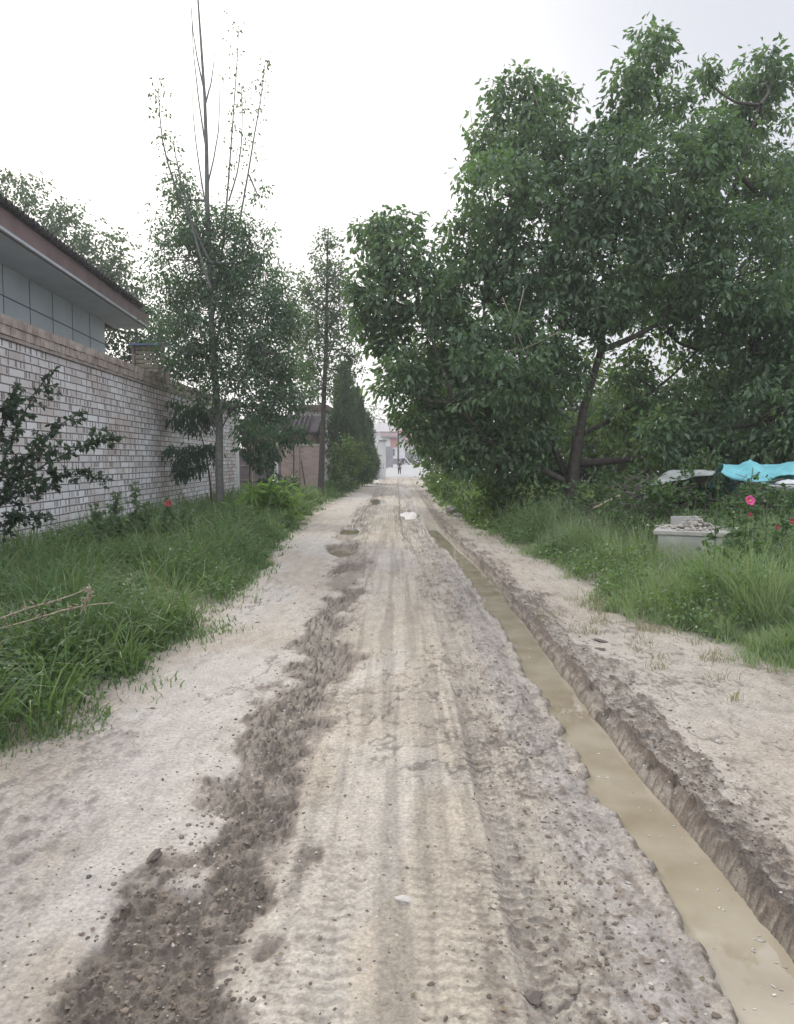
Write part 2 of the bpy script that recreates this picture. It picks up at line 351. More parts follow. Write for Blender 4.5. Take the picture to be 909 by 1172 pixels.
def mat_ground():
    m, nt, b, N, L = new_mat('mud_ground')
    a = N('ShaderNodeAttribute'); a.attribute_name = 'Col'
    r = N('ShaderNodeAttribute'); r.attribute_name = 'rgh'
    g = N('ShaderNodeNewGeometry')
    n = N('ShaderNodeTexNoise'); n.inputs['Scale'].default_value = 55; n.inputs['Detail'].default_value = 6; n.inputs['Roughness'].default_value = .7
    L(g.outputs['Position'], n.inputs['Vector'])
    mr = N('ShaderNodeMapRange'); mr.inputs['From Min'].default_value = .3; mr.inputs['From Max'].default_value = .7
    mr.inputs['To Min'].default_value = .60; mr.inputs['To Max'].default_value = 1.30
    L(n.outputs['Fac'], mr.inputs['Value'])
    mm = N('ShaderNodeMix'); mm.data_type = 'RGBA'; mm.blend_type = 'MULTIPLY'; mm.inputs[0].default_value = 1
    L(a.outputs['Color'], mm.inputs[6]); L(mr.outputs['Result'], mm.inputs[7])
    # grit: small pale and dark grains
    v = N('ShaderNodeTexVoronoi'); v.inputs['Scale'].default_value = 42; L(g.outputs['Position'], v.inputs['Vector'])
    sp = N('ShaderNodeSeparateColor'); L(v.outputs['Color'], sp.inputs[0])
    gt = N('ShaderNodeMath'); gt.operation = 'GREATER_THAN'; gt.inputs[1].default_value = .90; L(sp.outputs[0], gt.inputs[0])
    lt = N('ShaderNodeMath'); lt.operation = 'LESS_THAN'; lt.inputs[1].default_value = .25; L(v.outputs['Distance'], lt.inputs[0])
    ml = N('ShaderNodeMath'); ml.operation = 'MULTIPLY'; L(gt.outputs[0], ml.inputs[0]); L(lt.outputs[0], ml.inputs[1])
    gc = N('ShaderNodeMix'); gc.data_type = 'RGBA'; gc.inputs[6].default_value = (.12, .10, .085, 1); gc.inputs[7].default_value = (.5, .48, .45, 1)
    g2 = N('ShaderNodeMath'); g2.operation = 'GREATER_THAN'; g2.inputs[1].default_value = .72; L(sp.outputs[1], g2.inputs[0]); L(g2.outputs[0], gc.inputs[0])
    mf = N('ShaderNodeMix'); mf.data_type = 'RGBA'; L(ml.outputs[0], mf.inputs[0]); L(mm.outputs[2], mf.inputs[6]); L(gc.outputs[2], mf.inputs[7])
    L(mf.outputs[2], b.inputs['Base Color']); L(r.outputs['Fac'], b.inputs['Roughness'])
    b.inputs['Specular IOR Level'].default_value = .45
    n2 = N('ShaderNodeTexNoise'); n2.inputs['Scale'].default_value = 90; n2.inputs['Detail'].default_value = 8; n2.inputs['Roughness'].default_value = .65
    L(g.outputs['Position'], n2.inputs['Vector'])
    ad = N('ShaderNodeMath'); ad.operation = 'ADD'; L(n2.outputs['Fac'], ad.inputs[0]); L(ml.outputs[0], ad.inputs[1])
    bp = N('ShaderNodeBump'); bp.inputs['Strength'].default_value = .8; bp.inputs['Distance'].default_value = .014
    L(ad.outputs[0], bp.inputs['Height']); L(bp.outputs['Normal'], b.inputs['Normal'])
    return m
go = link('dirt_road', np_mesh('dirt_road', np.stack([x, y, h], 1), [Q], col, True, {'rgh': rgh}), mat_ground())
tag(go, 'rutted muddy dirt lane between two grassy verges', 'road', kind='structure')
def gz(x, y):
    hh, _, _ = ground(np.atleast_1d(np.asarray(x, float)), np.atleast_1d(np.asarray(y, float)))
    return hh
# water
m, nt, b, N, L = new_mat('muddy_water')
g = N('ShaderNodeNewGeometry'); n = N('ShaderNodeTexNoise'); n.inputs['Scale'].default_value = 3; n.inputs['Detail'].default_value = 5
L(g.outputs['Position'], n.inputs['Vector'])
r = N('ShaderNodeValToRGB'); r.color_ramp.elements[0].position = .35; r.color_ramp.elements[1].position = .65
r.color_ramp.elements[0].color = (.27, .225, .155, 1); r.color_ramp.elements[1].color = (.37, .325, .245, 1)
L(n.outputs['Fac'], r.inputs['Fac']); L(r.outputs['Color'], b.inputs['Base Color'])
b.inputs['Roughness'].default_value = .03; b.inputs['IOR'].default_value = 1.9; b.inputs['Specular IOR Level'].default_value = .5
n2 = N('ShaderNodeTexNoise'); n2.inputs['Scale'].default_value = 5; n2.inputs['Detail'].default_value = 2; L(g.outputs['Position'], n2.inputs['Vector'])
bp = N('ShaderNodeBump'); bp.inputs['Strength'].default_value = .04; bp.inputs['Distance'].default_value = .05
L(n2.outputs['Fac'], bp.inputs['Height']); L(bp.outputs['Normal'], b.inputs['Normal'])
M_water = m
yy = np.linspace(.6, 18.4, 120); b_ = bend(yy)
V = np.concatenate([np.stack([.84+b_, yy, np.full(120, -.037)], 1), np.stack([1.34+b_, yy, np.full(120, -.037)], 1)])
k = np.arange(119); Qw = np.stack([k, k+120, k+121, k+1], 1)
tag(link('water', np_mesh('water', V, [Qw]), M_water), 'long strip of muddy brown water filling the right wheel rut', 'puddle', kind='structure')
for j, (p, rx, ry) in enumerate(PUD):
    an = np.linspace(0, 2*math.pi, 25)[:-1]
    zc_ = gz(p[0]+rx*1.5*np.cos(an), p[1]+ry*1.5*np.sin(an)).mean()
    zz = -.044 if p[1] < 55 else gz(p[0], p[1])[0]+.02
    V = np.concatenate([[[p[0], p[1], zz]], np.stack([p[0]+rx*1.5*np.cos(an), p[1]+ry*1.5*np.sin(an), np.full(24, zz)], 1)])
    Ft = np.array([[0, 1+i, 1+(i+1) % 24] for i in range(24)])
    tag(link('puddle_water', np_mesh('puddle_water', V, [Ft]), M_water), ['small round puddle left of the lane centre, the farther of a pair', 'larger of the two puddles in the left muddy rut', 'pale shining puddle beyond the end of the long water-filled rut', 'wide shallow puddle far down the lane', 'tiny puddle in the left mud strip'][j], 'puddle', kind='structure')
# ------------------------------------------------------------------ clods and stones lying on the road
import bmesh
def ico(sub=1):
    bm = bmesh.new(); bmesh.ops.create_icosphere(bm, subdivisions=sub, radius=1)
    V = np.array([v.co[:] for v in bm.verts]); Fc = np.array([[v.index for v in f.verts] for f in bm.faces]); bm.free()
    return V, Fc
def lumps(P, S, cols, sub=1, flat=.6, jit=.18):
    V0, F0 = ico(sub); n = len(P); k = len(V0)
    an = rng.uniform(0, 6.28, n); ca, sa = np.cos(an)[:, None], np.sin(an)[:, None]
    V = V0[None]*(1+rng.normal(0, jit, (n, k, 1)))*np.stack([S*rng.uniform(.7, 1.4+(flat < .5)*1.2, n), S*rng.uniform(.6, 1.1, n), S*flat*rng.uniform(.6, 1.2, n)], 1)[:, None, :]
    V = np.stack([V[..., 0]*ca-V[..., 1]*sa, V[..., 0]*sa+V[..., 1]*ca, V[..., 2]], -1)+P[:, None, :]
    Fa = (F0[None]+(np.arange(n)*k)[:, None, None]).reshape(-1, 3)
    return V.reshape(-1, 3), Fa, np.repeat(cols, k, 0)
n = 7000
u = rng.uniform(0, 1, n); yc = 1.7/(1-u*(1-1.7/26)); 
zone = rng.choice(4, n, p=[.30, .20, .34, .16])
xc = np.where(zone == 0, rng.normal(-.72, .16, n), np.where(zone == 1, rng.normal(.68, .17, n), np.where(zone == 2, 1.36+np.abs(rng.normal(0, .17, n)), rng.uniform(-2, 3, n))))+bend(yc)
S = rng.lognormal(-5.3, .42, n)*(1+.03*yc); S = np.minimum(np.where(zone == 3, S*.8, S), .011*(1+.06*yc))
ok = ~((xc-bend(yc) > .93) & (xc-bend(yc) < 1.30))
xc, yc, S, zone = xc[ok], yc[ok], S[ok], zone[ok]; n = len(xc)
cc = np.where((rng.random(n) < .04)[:, None], np.array([[.42, .39, .35]]), np.array([[.17, .135, .105]]))*rng.uniform(.7, 1.6, (n, 1))
V, Fa, cv = lumps(np.stack([xc, yc, gz(xc, yc)+S*.12], 1), S, cc*.85, 1, .62, .30)
m, nt, b, N, L = new_mat('clod'); a = N('ShaderNodeAttribute'); a.attribute_name = 'Col'; L(a.outputs['Color'], b.inputs['Base Color']); b.inputs['Roughness'].default_value = .85
M_clod = m
tag(link('mud_clods', np_mesh('mud_clods', V, [Fa], cv, False), M_clod), 'crumbled dark mud clods and grit scattered over the lane', 'mud clods', kind='stuff')
def stone(px, py, s, label, col=None, name='stone', group='loose stones on the dirt lane', flat=.55, z=None, d=None):
    p = gnd(px, py) if d is None else at(px, py, d)
    if d is None: p[2] = gz(p[0], p[1])[0]+s*.15
    V, Fa, cv = lumps(np.zeros((1, 3)), np.array([s]), np.array([col or (.45, .42, .38)]), 2, flat)
    o = link(name, np_mesh(name, V, [Fa], cv, False), M_clod, loc=p)
    return tag(o, label, 'stone', group)
stone(462, 1036, .022, 'pale flat stone on the lane centre near the camera')
stone(102, 1008, .014, 'dark round pebble on the pale mud at lower left', (.08, .07, .06))
stone(178, 985, .03, 'flat dark clod beside the left mud strip', (.14, .12, .10))
stone(610, 1142, .035, 'dark mud lump between the tyre marks at the bottom', (.13, .11, .09))
stone(687, 735, .05, 'dark clod on the smooth path right of the puddle', (.12, .10, .085), flat=.3)
stone(688, 745, .04, 'smaller dark clod on the smooth right path, nearest the camera of the pair', (.12, .10, .085), flat=.3)
stone(822, 850, .02, 'small pale pebble on the dry path at right')
stone(776, 979, .02, 'tiny white stone stuck in the puddle edge', (.6, .58, .55))

# ------------------------------------------------------------------ foliage generators
def leaf_arr(P, D, Nn, Ln, Wd, cols, fold=.25):
    """rhombic leaves folded at the midrib. P base, D direction, Nn normal"""
    D = D/np.linalg.norm(D, axis=1)[:, None]
    S = np.cross(D, Nn); S /= np.linalg.norm(S, axis=1)[:, None]+1e-9; U = np.cross(S, D)
    Ln = Ln[:, None]; Wd = Wd[:, None]
    mid = P+D*Ln*.45
    V = np.stack([P, mid+S*Wd+U*Wd*fold, P+D*Ln-U*Ln*.12, mid-S*Wd+U*Wd*fold], 1)
    n = len(P); i = np.arange(n)*4
    Fa = np.concatenate([np.stack([i, i+1, i+2], 1), np.stack([i, i+2, i+3], 1)])
    return V.reshape(-1, 3), Fa, np.repeat(cols, 4, 0)
def rdir(n, up=0.0):
    v = rng.normal(0, 1, (n, 3)); v[:, 2] += up
    return v/(np.linalg.norm(v, axis=1)[:, None]+1e-9)
GREEN = ((.050, .095, .042), (.09, .145, .055))
def leafcol(n, pal, clump=None):
    t = rng.uniform(0, 1, (n, 1))*.5+(.5*clump[:, None] if clump is not None else rng.uniform(0, .5, (n, 1)))
    return (np.array(pal[0])*(1-t)+np.array(pal[1])*t)*rng.uniform(.8, 1.2, (n, 1))
def sprays(C, rad, per, Ln, ratio=.3, droop=.5, pal=GREEN, out=None, flat=.75):
    """leaf clusters at the points C"""
    n = len(C); cl = rng.uniform(0, 1, n)
    idx = np.repeat(np.arange(n), per); m = len(idx)
    off = rdir(m)*(rng.uniform(0, 1, (m, 1))**.6)*(np.asarray(rad)[idx][:, None] if np.ndim(rad) else rad); off[:, 2] *= flat
    P = C[idx]+off
    D = off/(np.linalg.norm(off, axis=1)[:, None]+1e-6)*.8+rdir(m)*.6; D[:, 2] -= droop
    Nn = rdir(m, 1.3)
    l = Ln*rng.uniform(.6, 1.25, m)
    return leaf_arr(P, D, Nn, l, l*ratio, leafcol(m, pal, cl[idx]))
def in_blob(n, rr, shell=.45):
    v = rdir(n); r = (rng.uniform(shell**3, 1, n))**(1/3)
    q = .78+.44*vn(v[:, 0]*2.3+v[:, 2]*1.7+31, v[:, 1]*2.3+7-v[:, 2], int(rng.integers(99)))
    return v*(r*q)[:, None]*np.asarray(rr)
def tree(name, label, base, trunk, blobs, cat='tree', group=None, r0=.15, leaf=.14, ratio=.3, dens=22, per=18, spray=.3, pal=GREEN,
         droop=.5, bark=None, limbs=(), extra_leaf=None, tips=.35, k=8, sub=6, rtop=.25):
    """trunk: list of world points; blobs: (centre, radii) in world units; crown and limbs all real meshes"""
    root = empty(name, base, label, cat, group); T = Tubes(); b0 = np.asarray(base, float)
    trunk = np.asarray(trunk, float)
    TP = T.add(trunk-b0, r0, r0*rtop, k, wob=r0*.08)
    nodes = [TP]
    for (pts, ra, rb) in limbs:
        nodes.append(T.add(np.asarray(pts, float)-b0, ra, rb, 7, wob=ra*.12))
    cand = np.concatenate(nodes)
    LV, LF, LC = [], [], []; nv = 0
    for (c, rr) in blobs:
        c = np.asarray(c, float)-b0; rr = np.asarray(rr, float)*np.ones(3)
        dd = np.linalg.norm(cand-c, axis=1)+np.maximum(0, cand[:, 2]-c[2])*1.5
        s = cand[np.argmin(dd)]; ln = np.linalg.norm(c-s)
        rb = min(r0*.35, .02+.012*ln+.008*rr.max())
        mid = (s+c)/2+np.array([0, 0, -.1*ln])+rng.normal(0, .06*ln+.01, 3)
        bp = T.add([s, mid, c+rng.normal(0, .1, 3)*rr], rb, rb*.4, 5)
        n = max(4, int(dens*rr[0]*rr[2]*1.0+dens*.6*rr[0]))
        C = c+in_blob(n, rr)
        for q in C[:max(3, int(n*tips))]:
            s2 = bp[rng.integers(4, len(bp))]
            mm = (s2+q)/2+rng.normal(0, .08, 3)*rr.mean()
            T.add([s2, mm, q], rb*.3+.003, .004, 4)
        V, Fa, cv = sprays(C, spray*rng.uniform(.6, 1.25, n), per, leaf, ratio, droop, pal)
        LV.append(V); LF.append(Fa+nv); LC.append(cv); nv += len(V)
    if extra_leaf:
        for (C, rad, pr) in extra_leaf:
            V, Fa, cv = sprays(np.asarray(C, float)-b0, rad, pr, leaf, ratio, droop, pal); LV.append(V); LF.append(Fa+nv); LC.append(cv); nv += len(V)
    T.build('trunk', bark or M_bark, root)
    link('crown', np_mesh('crown', np.concatenate(LV), [np.concatenate(LF)], np.concatenate(LC)), M_leaf, root)
    return root
def pb(px, py, rpx, d, dz=None, sq=1.0):
    c = at(px, py, d); r = rpx*d/F
    return (c, (r, r*1.05 if dz is None else dz, r*sq))
def pp(pts, d): return [at(a, b, d if len(q) == 0 else q[0]) for (a, b, *q) in pts]
#EOF1
# ================================================================== BUILDINGS (left)
def mat_brick(name, c1, c2, mortar, bw=.5, rh=.13, dash=True, offs=.5, msz=.012, dark=(.16, .13, .12)):
    m, nt, b, N, L = new_mat(name)
    t = N('ShaderNodeTexCoord'); s = N('ShaderNodeSeparateXYZ'); c = N('ShaderNodeCombineXYZ')
    L(t.outputs['Object'], s.inputs[0])
    ax = N('ShaderNodeMath'); ax.operation = 'ADD'; L(s.outputs['X'], ax.inputs[0]); L(s.outputs['Y'], ax.inputs[1])
    L(ax.outputs[0], c.inputs['X']); L(s.outputs['Z'], c.inputs['Y'])
    br = N('ShaderNodeTexBrick'); br.inputs['Scale'].default_value = 1; br.inputs['Brick Width'].default_value = bw
    br.inputs['Row Height'].default_value = rh; br.inputs['Mortar Size'].default_value = msz; br.inputs['Mortar Smooth'].default_value = .25
    br.offset = offs; br.inputs['Color1'].default_value = (*c1, 1); br.inputs['Color2'].default_value = (*c2, 1); br.inputs['Mortar'].default_value = (*mortar, 1)
    # wobble the courses a little
    nz = N('ShaderNodeTexNoise'); nz.inputs['Scale'].default_value = 5; L(t.outputs['Object'], nz.inputs['Vector'])
    ma = N('ShaderNodeVectorMath'); ma.operation = 'MULTIPLY_ADD'; ma.inputs[1].default_value = (.018, .018, 0)
    L(nz.outputs['Color'], ma.inputs[0]); L(c.outputs[0], ma.inputs[2]); L(ma.outputs[0], br.inputs['Vector'])
    last = br.outputs['Color']
    if dash:
        mp = N('ShaderNodeMapping'); mp.inputs['Scale'].default_value = (18, 1/rh, 1); L(ma.outputs[0], mp.inputs['Vector'])
        v = N('ShaderNodeTexWhiteNoise'); v.noise_dimensions = '2D'
        fl = N('ShaderNodeVectorMath'); fl.operation = 'FLOOR'; L(mp.outputs[0], fl.inputs[0]); L(fl.outputs[0], v.inputs['Vector'])
        fr = N('ShaderNodeVectorMath'); fr.operation = 'FRACTION'; L(mp.outputs[0], fr.inputs[0]); fs = N('ShaderNodeSeparateXYZ'); L(fr.outputs[0], fs.inputs[0])
        g1 = N('ShaderNodeMath'); g1.operation = 'GREATER_THAN'; g1.inputs[1].default_value = .80; L(v.outputs['Value'], g1.inputs[0])
        g2 = N('ShaderNodeMath'); g2.operation = 'GREATER_THAN'; g2.inputs[1].default_value = .22; L(fs.outputs[1], g2.inputs[0])
        g3 = N('ShaderNodeMath'); g3.operation = 'LESS_THAN'; g3.inputs[1].default_value = .75; L(fs.outputs[0], g3.inputs[0])
        m1 = N('ShaderNodeMath'); m1.operation = 'MULTIPLY'; L(g1.outputs[0], m1.inputs[0]); L(g2.outputs[0], m1.inputs[1])
        m2 = N('ShaderNodeMath'); m2.operation = 'MULTIPLY'; L(m1.outputs[0], m2.inputs[0]); L(g3.outputs[0], m2.inputs[1])
        m3 = N('ShaderNodeMath'); m3.operation = 'MULTIPLY'; L(m2.outputs[0], m3.inputs[0]); m3.inputs[1].default_value = .75
        mx = N('ShaderNodeMix'); mx.data_type = 'RGBA'; L(m3.outputs[0], mx.inputs[0]); L(last, mx.inputs[6]); mx.inputs[7].default_value = (*dark, 1)
        # a few bricks red where the whitewash has gone
        mp2 = N('ShaderNodeTexNoise'); mp2.inputs['Scale'].default_value = .55; mp2.inputs['Detail'].default_value = 8; mp2.inputs['Roughness'].default_value = .65; L(t.outputs['Object'], mp2.inputs['Vector'])
        rr = N('ShaderNodeMapRange'); rr.inputs['From Min'].default_value = .46; rr.inputs['From Max'].default_value = .78; rr.inputs['To Max'].default_value = .9; L(mp2.outputs['Fac'], rr.inputs['Value'])
        mx2 = N('ShaderNodeMix'); mx2.data_type = 'RGBA'; mx2.blend_type = 'MULTIPLY'; L(rr.outputs['Result'], mx2.inputs[0]); L(mx.outputs[2], mx2.inputs[6]); mx2.inputs[7].default_value = (.66, .50, .41, 1)
        last = mx2.outputs[2]
        # grime streaks down from the coping
        z1 = N('ShaderNodeMapping'); z1.inputs['Scale'].default_value = (2.2, 2.2, .25); L(t.outputs['Object'], z1.inputs['Vector'])
        z2 = N('ShaderNodeTexNoise'); z2.inputs['Scale'].default_value = 1.4; z2.inputs['Detail'].default_value = 6; L(z1.outputs[0], z2.inputs['Vector'])
        z3 = N('ShaderNodeMapRange'); z3.inputs['From Min'].default_value = 2.0; z3.inputs['From Max'].default_value = 3.8; z3.inputs['To Max'].default_value = .85; L(s.outputs['Z'], z3.inputs['Value'])
        z4 = N('ShaderNodeMath'); z4.operation = 'MULTIPLY'; L(z2.outputs['Fac'], z4.inputs[0]); L(z3.outputs['Result'], z4.inputs[1])
        mx3 = N('ShaderNodeMix'); mx3.data_type = 'RGBA'; mx3.blend_type = 'MULTIPLY'; L(z4.outputs[0], mx3.inputs[0]); L(last, mx3.inputs[6]); mx3.inputs[7].default_value = (.45, .40, .36, 1)
        last = mx3.outputs[2]
    n2 = N('ShaderNodeTexNoise'); n2.inputs['Scale'].default_value = 30; n2.inputs['Detail'].default_value = 6; L(t.outputs['Object'], n2.inputs['Vector'])
    mr = N('ShaderNodeMapRange'); mr.inputs['To Min'].default_value = .72; mr.inputs['To Max'].default_value = 1.2; L(n2.outputs['Fac'], mr.inputs['Value'])
    mm = N('ShaderNodeMix'); mm.data_type = 'RGBA'; mm.blend_type = 'MULTIPLY'; mm.inputs[0].default_value = 1; L(last, mm.inputs[6]); L(mr.outputs['Result'], mm.inputs[7])
    L(mm.outputs[2], b.inputs['Base Color']); b.inputs['Roughness'].default_value = .9; b.inputs['Specular IOR Level'].default_value = .2
    iv = N('ShaderNodeMath'); iv.operation = 'SUBTRACT'; iv.inputs[0].default_value = 1; L(br.outputs['Fac'], iv.inputs[1])
    a2 = N('ShaderNodeMath'); a2.operation = 'MULTIPLY_ADD'; a2.inputs[1].default_value = .35; L(n2.outputs['Fac'], a2.inputs[0]); L(iv.outputs[0], a2.inputs[2])
    bp = N('ShaderNodeBump'); bp.inputs['Strength'].default_value = .7; bp.inputs['Distance'].default_value = .015; L(a2.outputs[0], bp.inputs['Height']); L(bp.outputs['Normal'], b.inputs['Normal'])
    return m
M_wbrick = mat_brick('whitewashed_brick', (.90, .90, .93), (.66, .62, .62), (.22, .20, .20), dark=(.13, .11, .11))
M_cap = mat_brick('coping_brick', (.42, .35, .30), (.30, .24, .20), (.13, .12, .11), .17, .155, False, .3)
M_rbrick = mat_brick('red_brick', (.50, .39, .34), (.40, .30, .26), (.40, .37, .34), .34, .10, False, .5, .008)
# brick wall: local x along the lane
WA = np.array([-5.62, 4.0]); WB = at(270, 526, 29.0)[:2]
wl = np.linalg.norm(WB-WA); wrz = math.atan2(*(WB-WA)[::-1])
wall = empty('brick_wall', (WA[0], WA[1], 0), 'long tall brick wall with flaking whitewash and brown coping left of the lane', 'wall', rz=wrz)
mb = MB(); mb.box((wl/2, .13, 1.62), (wl, .26, 3.56)); mb.build('wall_face', M_wbrick, wall)
mb = MB(); mb.box((wl/2, .13, 3.405), (wl+.06, .31, .06)); mb.build('ledge', mat_simple('ledge_brick', (.36, .31, .28), .9, .3, 6, .4), wall, bevel=.006)
mb = MB(); ncap = int(wl/.165)
for r_ in range(2):
    for i in range(ncap):
        hh = .136+rng.uniform(-.005, .005)
        mb.box((.08+i*.165+r_*.06, .13, 3.51+r_*.146), (.150, .33+r_*.02+rng.uniform(-.02, .02), hh), 0, .005)
o = mb.build('coping', None, wall)
M_capb = mat_simple('coping_single_brick', (.52, .46, .42), .92, .4, 3.2, .5, bscale=30, c2=(.26, .20, .17)); o.data.materials.append(M_capb)
mb = MB(); mb.box((wl/2, .13, 3.575), (wl, .27, .26)); mb.build('mortar_core', mat_simple('dark_mortar', (.15, .14, .13)), wall)
# end pillar return of the wall
pe = MB(); pe.box((wl+.10, -.02+.13, 1.9), (.22, .42, 3.9)); pe.build('end_pier', M_white, wall, bevel=.01)

# house with siding
hd = math.radians(4.0); HC = at(124, 526, 20.6)
hrz = math.pi/2+hd
house = empty('house', (HC[0], HC[1], 0), 'pale blue panelled house with deep brown eaves behind the brick wall', 'house', rz=hrz)
M_side = mat_simple('pale_siding', (.56, .62, .66), .6, .10, 1.2, .08)
M_seam = mat_simple('dark_seam', (.13, .15, .17), .8, .1)
M_fas = mat_simple('brown_fascia', (.21, .145, .145), .7, .2, 2.5, .2)
M_sof = mat_simple('soffit_paint', (.50, .53, .56), .8, .12, 2, .1)
M_tile = mat_simple('dark_roof_tile', (.055, .05, .052), .95, .4, 6, .5, spec=.1)
HL = 17
mb = MB(); mb.box((-HL/2, 3.2, 2.67), (HL, 6.4, 5.34)); mb.build('wall_face', M_side, house)
mb = MB()
mb.box((-HL/2, -.004, 4.74), (HL, .014, .022))
mb.box((-HL/2, -.004, 3.74), (HL, .014, .022))
for i in range(1, 15): mb.box((-i*1.22, -.004, 3.3), (.016, .012, 4.06))
mb.build('panel_seams', M_seam, house)
# soffit, fascia (local -y is towards the lane)
OV = .86
mb = MB(); mb.box((-HL/2+.6, -OV/2, 5.36), (HL+.7, OV+.02, .05)); mb.build('soffit', M_sof, house)
mb = MB(); mb.box((-HL/2+.6, -OV-.03, 5.55), (HL+.76, .07, .40)); mb.box((.97, 3.0, 5.55), (.07, 7.6, .40)); mb.build('fascia', M_fas, house, bevel=.008)
mb = MB(); mb.box((-HL/2+.6, -OV-.08, 5.375), (HL+.8, .05, .05)); mb.build('fascia_trim', M_sof, house)
mb = MB(); mb.prism([(-OV-.10, 5.75), (-OV-.10, 5.80), (3.2, 7.55), (7.4, 5.80), (7.4, 5.75)], 'x', -HL+.3, 1.05)
rf = mb.build('roof', M_tile, house)
mb = MB()
for i in range(int((HL+.9)/.21)):
    xx = 1.0-i*.21
    mb.tube([(xx, -OV-.17, 5.80), (xx, 3.2, 7.60)], [.062, .062], 8)
mb.build('tile_rows', M_tile, rf)
# gable below the end roof
mb = MB(); mb.prism([(0, 5.3), (3.2, 7.2), (6.4, 5.3)], 'x', -.2, -.02); mb.build('gable', M_side, house)

# garden shed slats seen behind the wall
sh = at(168, 392, 27)
shed = empty('slatted_shed', (sh[0], 27, 0), 'small yellowish slatted shed top behind the brick wall beyond the house', 'shed')
mb = MB()
for i in range(6): mb.box((0, 0, 5.6-i*.16+.0), (.8, .04, .12), 0, .008)
mb.build('slats', mat_simple('yellow_wood', (.20, .18, .13), .85, .3, 5, .3), shed)
mb = MB(); mb.box((-.52, .06, 2.9), (.08, .08, 5.8)); mb.box((.52, .06, 2.9), (.08, .08, 5.8)); mb.box((0, .5, 2.5), (1.1, .8, 5.0)); mb.build('frame', M_fas, shed)
mb = MB(); mb.box((0, .4, 5.75), (1.1, 1.2, .06), rx=.08); mb.build('roof', mat_simple('blue_sheet', (.10, .14, .24), .5, .2), shed)

# gate recess, brick side wall and roofs at 30-36 m
M_gate = mat_simple('dull_gate', (.17, .14, .145), .6, .25, 3, .15)
gt = empty('metal_gate', (at(288, 526, 31)[0], 31.2, 0), 'dull reddish metal gate beside the end of the whitewashed wall', 'gate')
for sx in (-1, 1):
    mb = MB(); mb.box((sx*.46, 0, 1.05), (.88, .05, 2.0))
    lf = mb.build('gate_leaf', M_gate, gt, bevel=.008)
    mb = MB()
    for zz in (.15, .75, 1.35, 1.95): mb.box((sx*.46, -.045, zz), (.86, .04, .06))
    for xx in (.08, .84): mb.box((sx*xx, -.045, 1.05), (.05, .038, 1.9))
    mb.build('rail', mat_simple('gate_rail', (.24, .21, .21), .6, .2), lf)
mb = MB(); mb.box((-1.0, 0, 1.15), (.14, .14, 2.3)); mb.build('post', M_white, gt); mb = MB(); mb.box((1.0, 0, 1.15), (.14, .14, 2.3)); mb.build('post', M_white, gt)

x0, x1 = at(322, 526, 33)[0], at(368, 526, 33)[0]
sw = empty('side_wall', (x0, 33.0, 0), 'short reddish brown brick wall facing down the lane behind the second tree', 'wall')
W = x1-x0
mb = MB(); mb.box((W/2, .12, 1.1), (W, .24, 2.2)); mb.build('wall_face', M_rbrick, sw)
mb = MB(); mb.box((W/2, .12, 2.24), (W+.06, .32, .08)); mb.build('coping', M_conc, sw)
mb = MB(); mb.box((W*.36, -.06, 1.15), (.32, .13, 2.3)); mb.build('pier', M_rbrick, sw)
mb = MB(); mb.box((W/2, .0, .22), (W+.02, .30, .44)); mb.build('plinth', mat_simple('plinth_render', (.26, .21, .18), .9, .3, 2), sw)
for (dx, top, lean) in ((at(336, 526, 32.6)[0], 2.3, .0), (at(351, 526, 32.6)[0], 1.55, .25)):
    T = Tubes(); T.add([(0, 0, 0), (-lean*.5, .1, top*.5), (-lean, .2, top)], .035, .025, 6)
    o = T.build('wooden_post', M_bark); o.location = (dx, 32.55, 0)
    tag(o, 'tall dark wooden stake upright before the reddish brick wall' if lean == 0 else 'short dark wooden stake leaning on the reddish brick wall', 'post')

x0, x1 = at(276, 526, 36.5)[0], at(362, 526, 36.5)[0]; W = x1-x0
ob = empty('outbuilding', (x0, 36.5, 0), 'low brick outbuilding with dark tiled roof behind the gate', 'outbuilding')
mb = MB(); mb.box((W/2, 2, 1.42), (W-.5, 4, 2.84)); mb.build('wall_face', M_rbrick, ob)
mb = MB(); mb.box((W/2, -.18, 2.62), (W-.2, .3, .42)); mb.build('fascia', mat_simple('brown_beam', (.15, .09, .075), .8, .3, 4), ob)
mb = MB(); mb.prism([(-.45, 2.86), (-.45, 2.95), (2, 3.85), (4.5, 2.95), (4.5, 2.86)], 'x', -.15, W+.1); rr_ = mb.build('roof', M_tile, ob)
mb = MB()
for i in range(int(W/.22)): mb.tube([(-.05+i*.22, -.5, 2.97), (-.05+i*.22, 2, 3.89)], [.06, .06], 6)
mb.build('tile_rows', M_tile, rr_)
mb = MB(); mb.box((W*.62, -.05, 1.1), (1.0, .1, 2.2)); mb.build('door', M_gate, ob)

x0, x1 = at(341, 526, 43)[0], at(371, 526, 43)[0]; W = x1-x0
wh = empty('white_house', (x0, 43, 0), 'small white house with flat dark roof edge behind the second tree', 'house')
mb = MB(); mb.box((W/2, 2, 2.2), (W, 4, 4.4)); mb.build('wall_face', M_white, wh)
mb = MB(); mb.box((W/2, 1.9, 4.55), (W+.6, 4.6, .32)); mb.build('roof', mat_simple('dark_eave', (.13, .10, .09), .8), wh, bevel=.02)
mb = MB(); mb.box((W*.72, -.01, 3.0), (.42, .06, .8)); wf = mb.build('window', mat_simple('dark_glass', (.04, .05, .06), .15, .1, bump=0), wh)
mb = MB()
for dx in (-.22, 0, .22): mb.box((W*.72+dx, -.06, 3.0), (.04, .04, .84))
mb.box((W*.72, -.06, 2.58), (.5, .06, .05)); mb.box((W*.72, -.06, 3.42), (.5, .06, .05)); mb.build('frame', M_white, wf)

